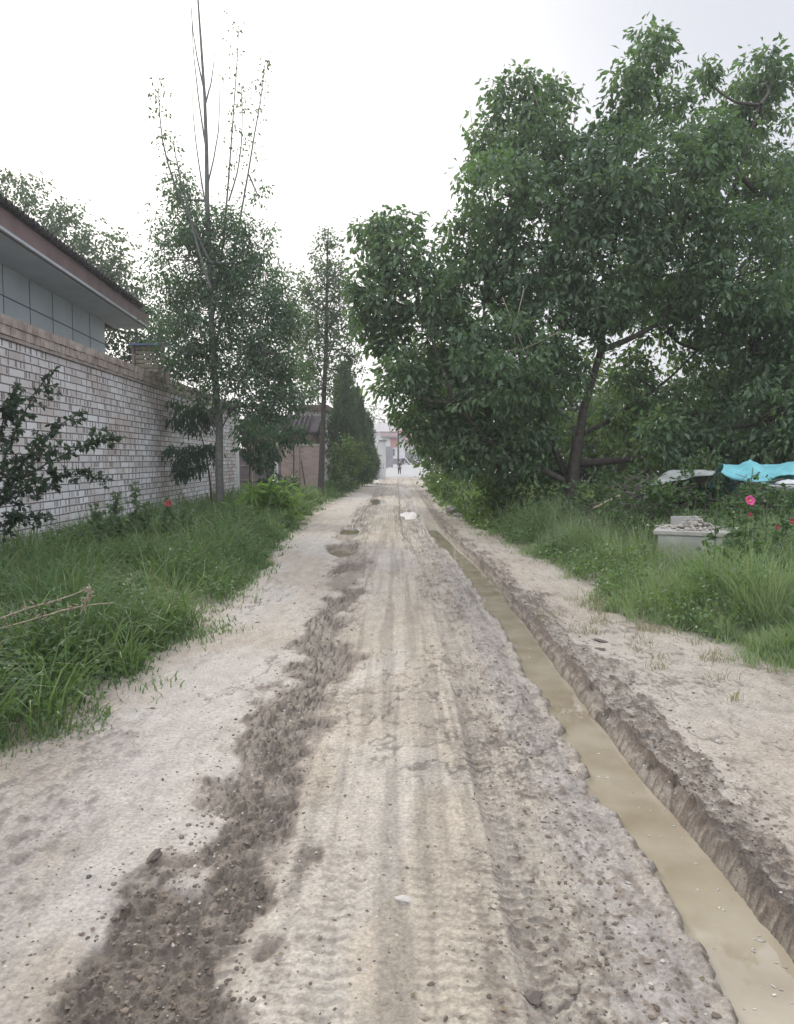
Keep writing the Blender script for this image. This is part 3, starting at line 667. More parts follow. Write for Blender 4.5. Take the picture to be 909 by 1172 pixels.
# ================================================================== FAR END
Z1 = .75
def fx(px, d): return at(px, 526, d)[0]
def fz(py, d): return at(454, py, d)[2]
# concrete crossing following the rise
xa = np.array([-1.15, 60.]); yy = np.linspace(67, 112, 30)
XX, YY = np.meshgrid(xa, yy); V = np.stack([XX.ravel(), YY.ravel(), (rise(YY)+.03+.10*ss(67, 70, YY)).ravel()], 1)
k = np.arange(29)*2; Qc = np.stack([k, k+1, k+3, k+2], 1)
V2 = V.copy(); V2[:, 2] -= .5
lid = np.concatenate([Qc, np.array([[0, 60, 61, 1]])])
tag(link('concrete_road', np_mesh('concrete_road', np.concatenate([V, V2]), [lid]), mat_simple('pale_concrete', (.36, .36, .36), .85, .12, .6, .1)), 'pale concrete crossing road at the end of the dirt lane', 'road', kind='structure')

def far_wall(name, label, cat, px0, px1, pyt, d, mat, dep=.3, zb=None, cap=None):
    a, b = fx(px0, d), fx(px1, d); zb = rise(d) if zb is None else zb; zt = fz(pyt, d)
    o = empty(name, (a, d, 0), label, cat)
    mb = MB(); mb.box(((b-a)/2, dep/2, (zb-.3+zt)/2), (b-a, dep, zt-zb+.3)); mb.build('wall_face', mat, o)
    if cap:
        mb = MB(); mb.box(((b-a)/2, dep/2, zt+.06), (b-a+.16, dep+.16, .12)); mb.build('coping', cap, o, bevel=.01)
    return o, b-a, zt
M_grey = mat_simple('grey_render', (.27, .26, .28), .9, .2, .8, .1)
M_pink = mat_simple('pink_tile', (.50, .25, .24), .8, .15, 1.5, .1)
M_pinkw = mat_simple('faded_pink_render', (.50, .38, .37), .85, .15, .8, .1)
M_red = mat_simple('red_roof', (.42, .17, .20), .75, .2, 1.2, .2)
far_wall('gate_pillar', 'tall white gate pillar standing at the left where the lane meets the concrete', 'pillar', 434.5, 441.5, 505, 62, M_white, .5, cap=M_grey)
# long wall of the left yard in shade behind the junipers
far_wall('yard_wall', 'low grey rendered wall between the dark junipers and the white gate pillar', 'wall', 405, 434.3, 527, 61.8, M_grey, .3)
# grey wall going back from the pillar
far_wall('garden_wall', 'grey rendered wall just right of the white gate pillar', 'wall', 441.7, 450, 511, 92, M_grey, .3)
o, W, zt = far_wall('white_building', 'white single storey building with a pink upper band at the lane end', 'building', 438, 463.5, 500, 112, M_white, 6)
hgt = lambda py, d: fz(py, d)
mb = MB(); mb.box((fx(452, 112)-fx(438, 112), -.05, (fz(499, 112)+fz(512, 112))/2), (fx(457, 112)-fx(447, 112), .1, fz(499, 112)-fz(512, 112))); mb.build('pink_panel', M_pink, o)
mb = MB(); mb.box((fx(453.5, 112)-fx(438, 112), -.04, 1.3), (fx(463, 112)-fx(444, 112), .08, .9)); mb.build('plinth', M_grey, o)
mb = MB(); mb.box((W/2+.1, 2.9, zt+.30), (W+.8, 6.8, .5)); mb.build('roof', M_pinkw, o)
mb = MB(); mb.box((W/2+.1, -.55, zt-.02), (W+.9, .12, .22)); mb.build('eave', M_grey, o)
mb = MB(); mb.box((fx(448, 112)-fx(438, 112), -.03, 2.7), (1.0, .08, 1.0)); mb.build('window', mat_simple('far_glass', (.10, .12, .15), .2, .1, bump=0), o)
# clean tiled upper building at left
o, W, zt = far_wall('tiled_building', 'pale two storey building top with white tiled roof left of the lane end', 'building', 418, 452, 494, 128, M_white, 7)
mb = MB(); mb.prism([(-.6, zt), (3.5, zt+1.6), (7.6, zt)], 'x', -.6, W+.4); mb.build('roof', mat_simple('pale_tile', (.45, .42, .42), .7, .2, 3), o)
mb = MB(); mb.box((W*.75, -.05, zt-1.0), (1.1, .1, .9)); mb.build('window', mat_simple('far_glass_b', (.10, .12, .15), .2, .1, bump=0), o)
# red roofed house at right of the pole
o, W, zt = far_wall('red_roofed_house', 'far white house with pinkish red roof right of the dark pole', 'house', 457, 492, 505, 122, M_white, 7)
mb = MB(); mb.prism([(-.8, zt-.1), (-.8, zt+.05), (3.5, zt+2.0), (7.8, zt+.05), (7.8, zt-.1)], 'x', -.5, W+.5); mb.build('roof', M_red, o)
mb = MB(); mb.box((W*.80, -.4, 2.7), (W*.42, .7, 4.0)); mb.build('porch', mat_simple('dark_porch', (.07, .08, .075), .8), o)
mb = MB(); mb.box((W*.5, -.75, 4.78), (W*.9, .9, .12)); mb.build('porch_roof', M_grey, o)
mb = MB(); mb.box((W*.28, -.03, 2.0), (.9, .08, 1.7)); mb.build('door', M_grey, o)

# dark utility pole with round lamp frame and bracket
dp = 109
pole = empty('utility_pole', (fx(456, dp), dp, Z1), 'dark utility pole with a meter frame at the far end of the lane', 'pole')
mb = MB(); mb.tube([(0, 0, -.2), (0, 0, fz(488, dp)-Z1)], [.13, .10], 10); mb.build('post', mat_simple('dark_pole', (.07, .065, .07), .7), pole, True)
mb = MB(); mb.box((.0, -.15, fz(498, dp)-Z1), (.28, .2, 1.3)); mb.build('control_box', mat_simple('black_box', (.03, .03, .035), .5), pole, bevel=.02)
mb = MB(); 
an = np.linspace(0, 2*math.pi, 21); cz = fz(491, dp)-Z1
mb.tube([(-.75+.55*math.cos(a), -.05, cz+.5*math.sin(a)) for a in an], [.05]*21, 6, False); mb.tube([(-1.3, -.05, cz), (0, 0, cz)], [.035, .035], 6); mb.build('ring_frame', mat_simple('frame_metal', (.13, .10, .11), .6), pole, True)
wp = empty('white_mast', (fx(433.8, 64), 64, 0), 'thin white mast rising above the white gate pillar', 'mast')
mb = MB(); mb.tube([(0, 0, 0), (0, 0, fz(466, 64))], [.05, .03], 8); mb.build('pole', M_white, wp, True)
mb = MB(); mb.box((.12, 0, fz(507, 64)), (.4, .08, .08)); mb.build('bracket', M_grey, wp)

# small dark parked car seen from the front
def car(x, y, z, rz):
    c = empty('parked_car', (x, y, z), 'small dark car parked facing the lane before the red roofed house', 'car', rz=rz)
    paint = mat_simple('car_paint', (.06, .06, .07), .25, .1, bump=0, spec=.6); glass = mat_simple('car_glass', (.16, .18, .2), .08, .1, bump=0)
    prof = [(-1.9, .25), (-1.92, .62), (-1.8, .78), (-1.0, .90), (-.45, 1.38), (.9, 1.42), (1.55, .98), (1.9, .92), (1.93, .3)]
    mb = MB(); n = len(prof); V = []
    for xx, s in ((-.80, .0), (-.70, .0), (.70, 0), (.80, 0)):
        for (yy, zz) in prof:
            nar = 0 if zz < 1 else .14*(zz-.9)/.5
            V.append(((abs(xx)-nar)*np.sign(xx), yy, zz if abs(xx) < .75 else zz-.03))
    Fs = [list(range(n))[::-1], list(range(3*n, 4*n))]
    for j in range(3):
        for i in range(n): Fs.append([j*n+i, j*n+(i+1) % n, (j+1)*n+(i+1) % n, (j+1)*n+i])
    mb.add(V, Fs); mb.build('body', paint, c, bevel=.03)
    mb = MB(); mb.add([(-.62, -.98, .94), (.62, -.98, .94), (.52, -.50, 1.34), (-.52, -.50, 1.34), (-.62, -.95, .92), (.62, -.95, .92), (.52, -.46, 1.32), (-.52, -.46, 1.32)], [(0,1,2,3),(4,7,6,5),(0,4,5,1),(1,5,6,2),(2,6,7,3),(3,7,4,0)]); mb.build('windscreen', glass, c)
    for sx in (-1, 1):
        mb = MB(); mb.box((sx*.58, -1.93, .66), (.3, .06, .14)); mb.build('headlight', mat_simple('lamp_glass', (.7, .7, .7), .15, .05, bump=0), c, bevel=.01)
        mb = MB(); mb.box((sx*.76, .2, 1.12), (.02, 1.2, .26)); mb.build('side_window', glass, c)
        for yy in (-1.25, 1.2):
            mb = MB(); mb.tube([(sx*.62, yy, .29), (sx*.80, yy, .29)], [.29, .29], 16); ty = mb.build('tyre', mat_simple('rubber', (.02, .02, .02), .8), c)
            mb = MB(); mb.tube([(sx*.80, yy, .29), (sx*.815, yy, .29)], [.17, .17], 12); mb.build('rim', mat_simple('rim_metal', (.4, .4, .42), .3, bump=0), ty)
    mb = MB(); mb.box((0, -1.95, .42), (.5, .03, .14)); mb.build('plate', M_white, c)
    mb = MB(); mb.box((0, -1.94, .62), (.7, .04, .10)); mb.build('grille', mat_simple('black_trim', (.02, .02, .02), .6), c)
car(fx(476, 108), 108, Z1+.12, R(12))
# parked scooter with its stand
sc = empty('scooter', (fx(464.5, 107), 107, Z1+.13), 'dark scooter parked left of the small dark car', 'scooter', rz=R(70))
dk = mat_simple('scooter_black', (.03, .03, .035), .4, bump=0)
for yy in (-.55, .55):
    mb = MB(); an = np.linspace(0, 2*math.pi, 17); mb.tube([(0, yy+.22*math.cos(a), .24+.22*math.sin(a)) for a in an], [.05]*17, 6, False); mb.build('wheel', dk, sc, True)
mb = MB(); mb.tube([(0, .5, .3), (0, .45, .7), (0, 0, .75), (0, -.05, .32), (0, -.35, .32), (0, -.5, .6), (0, -.42, 1.0)], [.12, .2, .17, .1, .1, .1, .05], 8); mb.build('body', dk, sc, True)
mb = MB(); mb.tube([(-.32, -.36, 1.05), (0, -.42, 1.0), (.32, -.36, 1.05)], [.025]*3, 6); mb.build('handlebar', dk, sc, True)
mb = MB(); mb.box((0, .22, .86), (.28, .7, .1)); mb.build('seat', dk, sc, bevel=.03)
pk = MB(); pk.tube([(0, 0, .03), (-1.1, .1, 1.3)], [.07, .07], 6); o = pk.build('plank', M_white); o.location = (fx(470.5, 105.5), 105.5, Z1+.10)
tag(o, 'white plank leaning diagonally between the scooter and the small car', 'plank')

# person
def person(x, y, z):
    root = empty('person', (x, y, z), 'person in dark clothes standing on the pale concrete by the dark pole', 'person')
    J = {'pelvis': (0, 0, .78), 'belly': (0, 0, .92), 'chest': (0, 0, 1.12), 'neck': (0, 0, 1.27), 'head': (0, -.02, 1.38), 'top': (0, -.01, 1.47)}
    R0 = {'pelvis': .12, 'belly': .11, 'chest': .125, 'neck': .045, 'head': .085, 'top': .06}
    names = list(J); E = [(0, 1), (1, 2), (2, 3), (3, 4), (4, 5)]
    def addj(n, p, r, par): J[n] = p; R0[n] = r; names.append(n); E.append((names.index(par), len(names)-1))
    for s, q in ((-1, 'l'), (1, 'r')):
        addj('hip'+q, (s*.08, 0, .72), .085, 'pelvis'); addj('knee'+q, (s*.09, -.03*s, .42), .055, 'hip'+q); addj('ank'+q, (s*.10, .02*s, .08), .035, 'knee'+q); addj('toe'+q, (s*.11, -.12, .03), .03, 'ank'+q)
        addj('sh'+q, (s*.15, 0, 1.20), .055, 'chest'); addj('el'+q, (s*.21, .02, .97), .038, 'sh'+q); addj('wr'+q, (s*.22, -.06, .76), .026, 'el'+q); addj('ha'+q, (s*.21, -.08, .67), .03, 'wr'+q)
    def skin(nm, keep, grow, mat):
        idx = [i for i, n in enumerate(names) if n in keep]; mp = {a: b for b, a in enumerate(idx)}
        me = bpy.data.meshes.new(nm); me.from_pydata([J[names[i]] for i in idx], [(mp[a], mp[b]) for a, b in E if a in mp and b in mp], [])
        o = link(nm, me, mat, root); md = o.modifiers.new('skin', 'SKIN'); 
        for vi, i in enumerate(idx): 
            me.skin_vertices[0].data[vi].radius = (R0[names[i]]+grow,)*2 if len(me.skin_vertices) else (0.1, .1)
        o.modifiers.new('sub', 'SUBSURF').levels = 1
        return o
    import bmesh as bmm
    def prep(me):
        pass
    skinm = mat_simple('skin', (.45, .30, .22), .6, .1, bump=0)
    def mk(nm, keep, grow, mat):
        idx = [i for i, n in enumerate(names) if n in keep]; mp = {a: b for b, a in enumerate(idx)}
        me = bpy.data.meshes.new(nm); bm = bmm.new(); lay = bm.verts.layers.skin.verify()
        vs = []
        for vi, i in enumerate(idx):
            v = bm.verts.new(J[names[i]]); v[lay].radius = (R0[names[i]]+grow,)*2; v[lay].use_root = (vi == 0); vs.append(v)
        for a, b in E:
            if a in mp and b in mp: bm.edges.new((vs[mp[a]], vs[mp[b]]))
        bm.to_mesh(me); bm.free()
        o = link(nm, me, mat, root); o.modifiers.new('skin', 'SKIN').use_smooth_shade = True; s = o.modifiers.new('sub', 'SUBSURF'); s.levels = 1; s.render_levels = 1
        return o
    mk('body', set(names), 0, skinm)
    mk('shirt', {'belly', 'chest', 'shl', 'shr', 'ell', 'elr', 'pelvis'}, .018, mat_simple('dark_shirt', (.09, .09, .11), .9))
    mk('trousers', {'pelvis', 'hipl', 'hipr', 'kneel', 'kneer', 'ankl', 'ankr'}, .016, mat_simple('dark_trousers', (.05, .05, .06), .9))
    V, Fc = ico(2); V = V*np.array([.095, .10, .08])+np.array([0, .012, 1.45]); link('hair', np_mesh('hair', V, [Fc], None, True), mat_simple('black_hair', (.02, .018, .016), .6), root)
    root.scale = (.92, .92, .92)
person(fx(457.3, 71), 71, rise(71)+.13)

# ================================================================== TREES
# --- walnut on the right
dW = 18.0
wb = gnd(652, 604); wb = np.array([at(652, 600, dW)[0], dW, -.05])
def walnut_blobs():
    L_ = [(742, 62, 30), (722, 108, 26), (758, 130, 30), (700, 165, 32), (810, 92, 14), (872, 92, 30), (858, 135, 42), (815, 165, 34),
          (590, 118, 32), (628, 128, 30), (560, 165, 30), (610, 170, 45), (575, 215, 46), (548, 275, 48), (650, 215, 55), (705, 215, 60), (775, 205, 62), (845, 215, 60), (900, 220, 50), (930, 290, 70),
          (452, 262, 27), (432, 300, 26), (468, 300, 30), (505, 340, 36), (440, 345, 25), (432, 385, 26), (455, 425, 32), (490, 385, 50), (550, 345, 62), (615, 300, 66), (690, 295, 72), (770, 290, 70), (850, 310, 70),
          (520, 440, 50), (575, 415, 62), (640, 370, 60), (545, 490, 42), (480, 465, 32), (600, 480, 44), (625, 430, 45), (800, 365, 55), (870, 395, 62), (930, 400, 70), (840, 455, 60), (905, 475, 60), (790, 470, 42), (690, 340, 40), (745, 345, 40), (720, 478, 30), (765, 505, 34), (825, 512, 40), (885, 520, 42), (590, 505, 40), (560, 522, 30), (615, 525, 24), (500, 500, 30), (535, 520, 26), (930, 500, 50), (410, 330, 14), (425, 270, 18), (418, 360, 16), (720, 425, 26)]
    B = []
    for (a, b, r) in L_:
        edge = r < 35
        B.append(pb(a, b, r, dW+rng.uniform(-2.0, 2.6)*(0.5 if edge else 1)))
    return B
limbs = [(pp([(655, 560), (668, 470), (688, 400), (695, 320), (720, 200), (745, 90)], dW), .125, .02),
         (pp([(648, 545), (625, 490), (600, 440), (585, 330), (595, 200), (600, 110)], dW+.4), .09, .015),
         (pp([(645, 550), (600, 528), (560, 505), (520, 460), (480, 350), (450, 280)], dW-.6), .08, .012),
         (pp([(662, 530), (720, 528), (770, 520), (820, 470), (880, 380)], dW+.5), .10, .02),
         (pp([(690, 400), (730, 385), (765, 365), (820, 280), (870, 120)], dW-.3), .08, .015),
         (pp([(662, 500), (700, 480), (760, 440), (800, 400)], dW+1), .07, .02),
         (pp([(690, 400), (678, 370), (660, 340), (640, 240)], dW-.6), .07, .015)]
WAL = ((.060, .116, .072), (.155, .225, .115))
tree('walnut_tree', 'huge spreading walnut tree with dark limbs overhanging the right side of the lane', wb,
     pp([(652, 606), (650, 575), (655, 550), (656, 525), (660, 500)], dW), walnut_blobs(), r0=.20, rtop=.62, leaf=.185, ratio=.25, dens=44, per=23, spray=.36, pal=WAL, droop=.55, limbs=limbs, tips=.25)
# bare shoots above the walnut crown belong to its crown silhouette (thin dead twigs)
root = bpy.data.objects['walnut_tree']
for pts in ([(622, 140), (612, 108), (600, 80)], [(640, 150), (652, 115), (650, 92)], [(655, 160), (660, 120), (668, 95)], [(545, 160), (540, 140), (537, 118)], [(600, 330), (588, 380), (592, 430)], [(640, 380), (600, 400), (570, 402)], [(575, 340), (600, 400), (612, 440)]):
    dd = dW-.3 if pts[0][1] < 200 else dW-2.6
    T = Tubes(); T.add(np.array(pp(pts, dd))-wb, .012, .004, 4); T.build('dead_twig', M_dry, root)

# --- right background trees
BG = ((.042, .082, .042), (.085, .135, .055))
BGL = ((.07, .12, .035), (.13, .19, .05))
def bgtree(px, gy_d, label, blobs, leaf=.3, dens=9, per=16, spray=.55, pal=BG, r0=.18, name='background_tree', group='trees filling the back of the right plot', trunk_top=380, tips=.15, **kw):
    d = gy_d; base = np.array([at(px, 526, d)[0], d, rise(d)])
    B = [pb(a, b, r, d+rng.uniform(-1.5, 1.5)) for (a, b, r) in blobs]
    tree(name, label, base, [base, at(px+3, (526+trunk_top)/2, d), at(px, trunk_top, d)], B, group=group, r0=r0, leaf=leaf, dens=dens, per=per, spray=spray, pal=pal, tips=tips, ratio=.32, **kw)
bgtree(535, 34, 'slim dark trunked tree under the left end of the walnut crown', [(520, 420, 45), (555, 440, 50), (500, 450, 30), (520, 480, 35), (560, 500, 40), (590, 520, 35), (530, 500, 25)], leaf=.22, dens=14, spray=.4, r0=.17, trunk_top=400, group='trees along the right edge of the lane')
bgtree(508, 46, 'leafy roadside tree farther down the right edge of the lane', [(500, 400, 38), (520, 440, 40), (492, 440, 26), (498, 480, 22), (505, 510, 26), (520, 530, 20), (484, 465, 14)], leaf=.26, dens=12, spray=.5, group='trees along the right edge of the lane', pal=((.045, .085, .03), (.09, .14, .045)))
bgtree(500, 60, 'last roadside tree at the right before the concrete', [(496, 450, 26), (494, 485, 18), (500, 505, 24), (515, 480, 30), (490, 512, 12), (505, 528, 22)], leaf=.32, dens=10, spray=.6, group='trees along the right edge of the lane', pal=((.05, .09, .03), (.10, .15, .045)))
bgtree(740, 30, 'light green tree seen through the walnut limbs', [(700, 450, 45), (760, 455, 40), (730, 490, 45), (680, 490, 35), (790, 495, 40), (660, 420, 30), (610, 500, 40), (640, 520, 35), (720, 520, 40), (770, 525, 40)], leaf=.22, dens=15, spray=.45, pal=BGL, trunk_top=430)
bgtree(860, 26, 'dark tree behind the turquoise tarp', [(840, 400, 50), (890, 420, 55), (930, 460, 60), (850, 480, 50), (800, 500, 40), (900, 520, 40), (870, 350, 50), (930, 360, 60), (840, 525, 30)], leaf=.24, dens=14, spray=.45, trunk_top=400)
bgtree(690, 38, 'shaded tree filling the gap behind the walnut trunk', [(590, 500, 55), (640, 505, 50), (700, 500, 50), (760, 510, 50), (820, 515, 50), (570, 450, 40), (720, 460, 35), (620, 540, 40), (700, 540, 40), (780, 545, 40), (860, 530, 50), (660, 470, 40), (600, 450, 40)], leaf=.30, dens=22, spray=.6, trunk_top=450)
bgtree(980, 34, 'dark tree at the far right edge of the plot', [(920, 480, 60), (960, 420, 70), (900, 530, 45), (1000, 500, 70)], leaf=.3, dens=10, spray=.5, trunk_top=400)

# --- tall poplar on the left
dP = 18.2; base = np.array([at(252, 526, dP)[0], dP, -.03])
trunk = pp([(253, 602), (251, 540), (250, 490), (246, 430), (243, 370), (240, 300), (238, 230), (236, 170), (235, 110), (230, 50), (226, -10), (223, -60)], dP)
up = [[(243, 370), (255, 290), (262, 200), (270, 100), (274, 20)], [(246, 400), (268, 300), (285, 190), (300, 110), (304, 66)], [(241, 330), (222, 270), (205, 200), (196, 150)], [(240, 300), (212, 240), (190, 190), (182, 130), (181, 90)],
      [(238, 250), (228, 190), (221, 140), (220, 90)], [(237, 215), (248, 170), (252, 130), (251, 90)], [(236, 170), (228, 120), (221, 60), (219, 10)], [(235, 120), (243, 90), (246, 55)], [(235, 110), (226, 70), (220, 30), (219, 2)],
      [(262, 230), (275, 190), (278, 140), (276, 90)], [(250, 480), (262, 440), (280, 400), (300, 350)], [(250, 500), (262, 470), (285, 455), (320, 440)], [(250, 505), (238, 470), (220, 440), (205, 420)], [(251, 495), (240, 470), (225, 455), (208, 462)], [(250, 500), (262, 430), (268, 380)],
      [(285, 200), (298, 230), (303, 215)]]
limbs = [(pp(q, dP+rng.uniform(-.8, .8)), .035 if i < 4 else .022, .006) for i, q in enumerate(up)]
ex = []
for i in (0, 1, 2, 3, 9, 15):
    q = np.array(limbs[i][0]); s_ = np.linspace(.35, 1, 26 if i < 4 else 12); t = np.linspace(0, 1, len(q))
    C = np.stack([np.interp(s_, t, q[:, a]) for a in range(3)], 1)+rng.normal(0, .10, (len(s_), 3)); ex.append((C, .17, 8))
B = [pb(*a, dP+rng.uniform(-1, 1)) for a in [(212, 225, 22), (205, 260, 30), (235, 265, 26), (265, 255, 22), (290, 280, 26), (215, 300, 40), (250, 310, 40), (290, 315, 36), (200, 345, 34), (240, 350, 48), (290, 355, 42), (318, 345, 22), (215, 390, 38), (262, 400, 52), (310, 400, 36), (330, 370, 20), (225, 430, 30), (280, 440, 44), (325, 430, 28), (305, 465, 26), (335, 455, 18)]]
PAL_P = ((.06, .11, .074), (.11, .17, .10))
tree('poplar_tree', 'tall slim poplar with sparse bare top beside the whitewashed wall', base, trunk, B, r0=.105, rtop=.10, leaf=.10, ratio=.24, dens=66, per=26, spray=.36, pal=PAL_P, droop=.6, bark=M_palebark, limbs=limbs, extra_leaf=ex, tips=.25)
# hanging branch of a sapling against the wall
sb = np.array([at(247, 526, 19.2)[0], 19.2, 0.])
SAP = ((.040, .085, .062), (.065, .12, .080))
tree('sapling', 'drooping dark leafed sapling between the poplar trunk and the wall', sb, pp([(244, 600), (240, 540), (232, 500), (222, 480)], 19.2), [pb(*a, 19+rng.uniform(-.4, .4)) for a in [(210, 475, 18), (228, 482, 14), (205, 520, 13), (222, 525, 17), (238, 518, 14), (235, 470, 14), (212, 538, 10)]], cat='tree', r0=.03, leaf=.17, ratio=.16, dens=60, per=16, spray=.2, pal=SAP, droop=1.6)
sb = np.array([at(292, 526, 21)[0], 21., 0.])
tree('sapling', 'dark feathery sapling right of the poplar trunk before the gate', sb, pp([(288, 590), (285, 540), (292, 505)], 21), [pb(*a, 21+rng.uniform(-.5, .5)) for a in [(285, 512, 16), (302, 500, 18), (322, 490, 16), (300, 525, 16), (318, 515, 14), (305, 545, 12), (342, 498, 12), (280, 490, 14)]], cat='tree', r0=.03, leaf=.17, ratio=.18, dens=40, per=14, spray=.22, pal=SAP, droop=1.3)

# --- second tall tree
d2 = 31; base = np.array([at(367, 526, d2)[0], d2, 0.])
B = [pb(*a, d2+rng.uniform(-1, 1)) for a in [(374, 272, 12), (378, 298, 20), (368, 322, 24), (388, 325, 22), (358, 352, 22), (392, 358, 28), (372, 370, 28), (352, 385, 20), (400, 392, 20), (372, 405, 28), (350, 420, 18), (395, 420, 20), (368, 440, 20), (408, 372, 12)]]
tree('poplar_tree', 'thin pale tree with airy crown standing at the end of the brick wall', base, pp([(367, 572), (369, 500), (373, 400), (375, 300), (376, 262)], d2), B, r0=.14, rtop=.15, leaf=.13, ratio=.32, dens=34, per=18, spray=.32, pal=((.07, .11, .07), (.11, .155, .09)), bark=M_bark, limbs=[(pp(q, d2), .03, .006) for q in ([(373, 420), (385, 380), (400, 370)], [(372, 440), (355, 400), (350, 380)], [(374, 360), (385, 330), (390, 315)])], tips=.3)
# --- tree behind the house
for (px, dd, lab, bl) in ((40, 33, 'pale leafy tree rising behind the pale blue house roof', [(10, 225, 38), (40, 250, 42), (15, 280, 50), (85, 270, 36), (75, 300, 45), (120, 290, 32), (110, 330, 45), (140, 315, 26), (30, 330, 60)]),
                          (155, 30, 'darker tree beyond the far corner of the pale blue house', [(145, 345, 30), (160, 380, 32), (140, 400, 28), (185, 395, 25), (120, 370, 30), (172, 420, 24), (195, 425, 20), (200, 380, 18)])):
    bgtree(px, dd, lab, bl, leaf=.17, dens=22, per=18, spray=.40, pal=((.06, .10, .065), (.10, .145, .08)) if px == 40 else ((.035, .07, .045), (.06, .10, .05)), group='trees behind the brick wall', trunk_top=360)
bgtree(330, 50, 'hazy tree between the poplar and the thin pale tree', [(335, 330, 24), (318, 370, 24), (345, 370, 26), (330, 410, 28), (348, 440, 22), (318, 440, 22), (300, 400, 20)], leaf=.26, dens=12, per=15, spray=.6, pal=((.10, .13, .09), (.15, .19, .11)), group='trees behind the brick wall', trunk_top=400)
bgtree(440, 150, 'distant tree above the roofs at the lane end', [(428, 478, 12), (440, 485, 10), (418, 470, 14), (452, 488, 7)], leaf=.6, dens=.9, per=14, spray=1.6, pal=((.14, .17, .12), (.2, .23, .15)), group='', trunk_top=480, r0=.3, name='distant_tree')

# --- junipers and shrubs on the left
def juniper(px, d, pyt, wpx, label):
    base = np.array([at(px, 526, d)[0], d, rise(d)]); top = at(px, pyt, d)[2]; Hh = top-base[2]; Rr = wpx*d/F
    root = empty('juniper', base, label, 'tree', 'columnar junipers left of the lane')
    T = Tubes(); T.add([(0, 0, 0), (0, 0, Hh*.5), (0, 0, Hh*.95)], .12, .02, 7)
    n = 520; t = rng.uniform(0, 1, n)**.9; r = Rr*(1-t)**.75*(.45+.55*np.minimum(1, t*6))*(.75+.35*rng.uniform(0, 1, n)**.5); a = rng.uniform(0, 6.28, n)
    r *= .55+.75*vn(a*1.5, t*9, 5)
    C = np.stack([r*np.cos(a), r*np.sin(a), .25+t*(Hh-.3)], 1)
    for q in C[:60]: T.add([(0, 0, q[2]*.8), (q[0]*.6, q[1]*.6, q[2]*.88), q], .02, .005, 4)
    T.build('trunk', M_bark, root)
    idx = np.repeat(np.arange(n), 22); m = len(idx)
    P = C[idx]+rng.normal(0, .13, (m, 3)); D = np.stack([np.cos(a[idx])*.5, np.sin(a[idx])*.5, np.full(m, 1.2)], 1)+rng.normal(0, .4, (m, 3))
    l = rng.uniform(.12, .3, m); cl = rng.uniform(0, 1, n)
    V, Fa, cv = leaf_arr(P, D, rdir(m), l, l*.18, leafcol(m, ((.06, .105, .066), (.11, .165, .09)), cl[idx]))
    link('crown', np_mesh('crown', V, [Fa], cv), M_leaf, root)
juniper(394, 40, 419, 20, 'tallest dark juniper, left one of the cluster before the grey wall')
juniper(408, 45, 448, 18, 'middle dark juniper behind the lighter shrub')
juniper(419, 50, 476, 12, 'shortest dark juniper nearest the white gate pillar')
def shrub(px, pyb, d, label, blobs, leaf=.09, dens=60, per=14, spray=.2, pal=GREEN, name='shrub', group=None, ratio=.35, droop=.1, cat='shrub', bark=None):
    base = np.array([at(px, 526, d)[0], d, float(gz(at(px, 526, d)[0], d)[0])])
    root = empty(name, base, label, cat, group); T = Tubes(); LV, LF, LC = [], [], []; nv = 0
    for (a, b, r) in blobs:
        c, rr = pb(a, b, r, d+rng.uniform(-.3, .3)); c = c-base; rr = np.array(rr)
        n = max(5, int(dens*rr[0]*rr[2]+6)); C = c+in_blob(n, rr, .2); C[:, 2] = np.maximum(C[:, 2], .05)
        T.add([rng.normal(0, .08, 3)*(1, 1, 0), c*np.array([.5, .5, .55]), c], .02, .008, 5)
        for q in C[:n//4]: T.add([c*.7, (c*.7+q)/2+rng.normal(0, .04, 3), q], .008, .003, 4)
        V, Fa, cv = sprays(C, spray*rng.uniform(.6, 1.2, n), per, leaf, ratio, droop, pal); LV.append(V); LF.append(Fa+nv); LC.append(cv); nv += len(V)
    T.build('stems', bark or M_bark, root); link('foliage', np_mesh('foliage', np.concatenate(LV), [np.concatenate(LF)], np.concatenate(LC)), M_leaf, root)
    return root
YG = ((.07, .125, .035), (.13, .20, .05))
shrub(398, 560, 37, 'light green rounded shrub before the junipers', [(388, 515, 14), (404, 512, 14), (392, 530, 16), (412, 528, 12), (400, 545, 16), (384, 545, 10)], leaf=.14, dens=30, per=16, spray=.3, pal=YG)
shrub(416, 560, 44, 'dark low shrub right of the light green shrub', [(414, 540, 12), (420, 535, 8), (408, 550, 10), (422, 548, 7)], leaf=.16, dens=20, per=14, spray=.3, pal=BG)
shrub(388, 570, 33, 'dark weedy bush at the foot of the second tree', [(382, 553, 10), (396, 556, 9), (374, 560, 8)], leaf=.13, dens=30, per=14, spray=.25, pal=BG)
shrub(300, 600, 18.0, 'bright fern-like bush growing by the poplar trunk', [(285, 574, 17), (310, 562, 12), (305, 572, 16), (322, 572, 13), (298, 592, 18), (272, 588, 12), (320, 590, 13)], leaf=.28, dens=90, per=9, spray=.25, pal=((.10, .18, .055), (.18, .28, .08)), ratio=.16, droop=.35)
shrub(330, 570, 26, 'dark bush in the gate recess behind the fern-like bush', [(318, 560, 12), (332, 552, 10), (305, 558, 10), (326, 575, 10)], leaf=.13, dens=40, per=14, spray=.2, pal=BG)
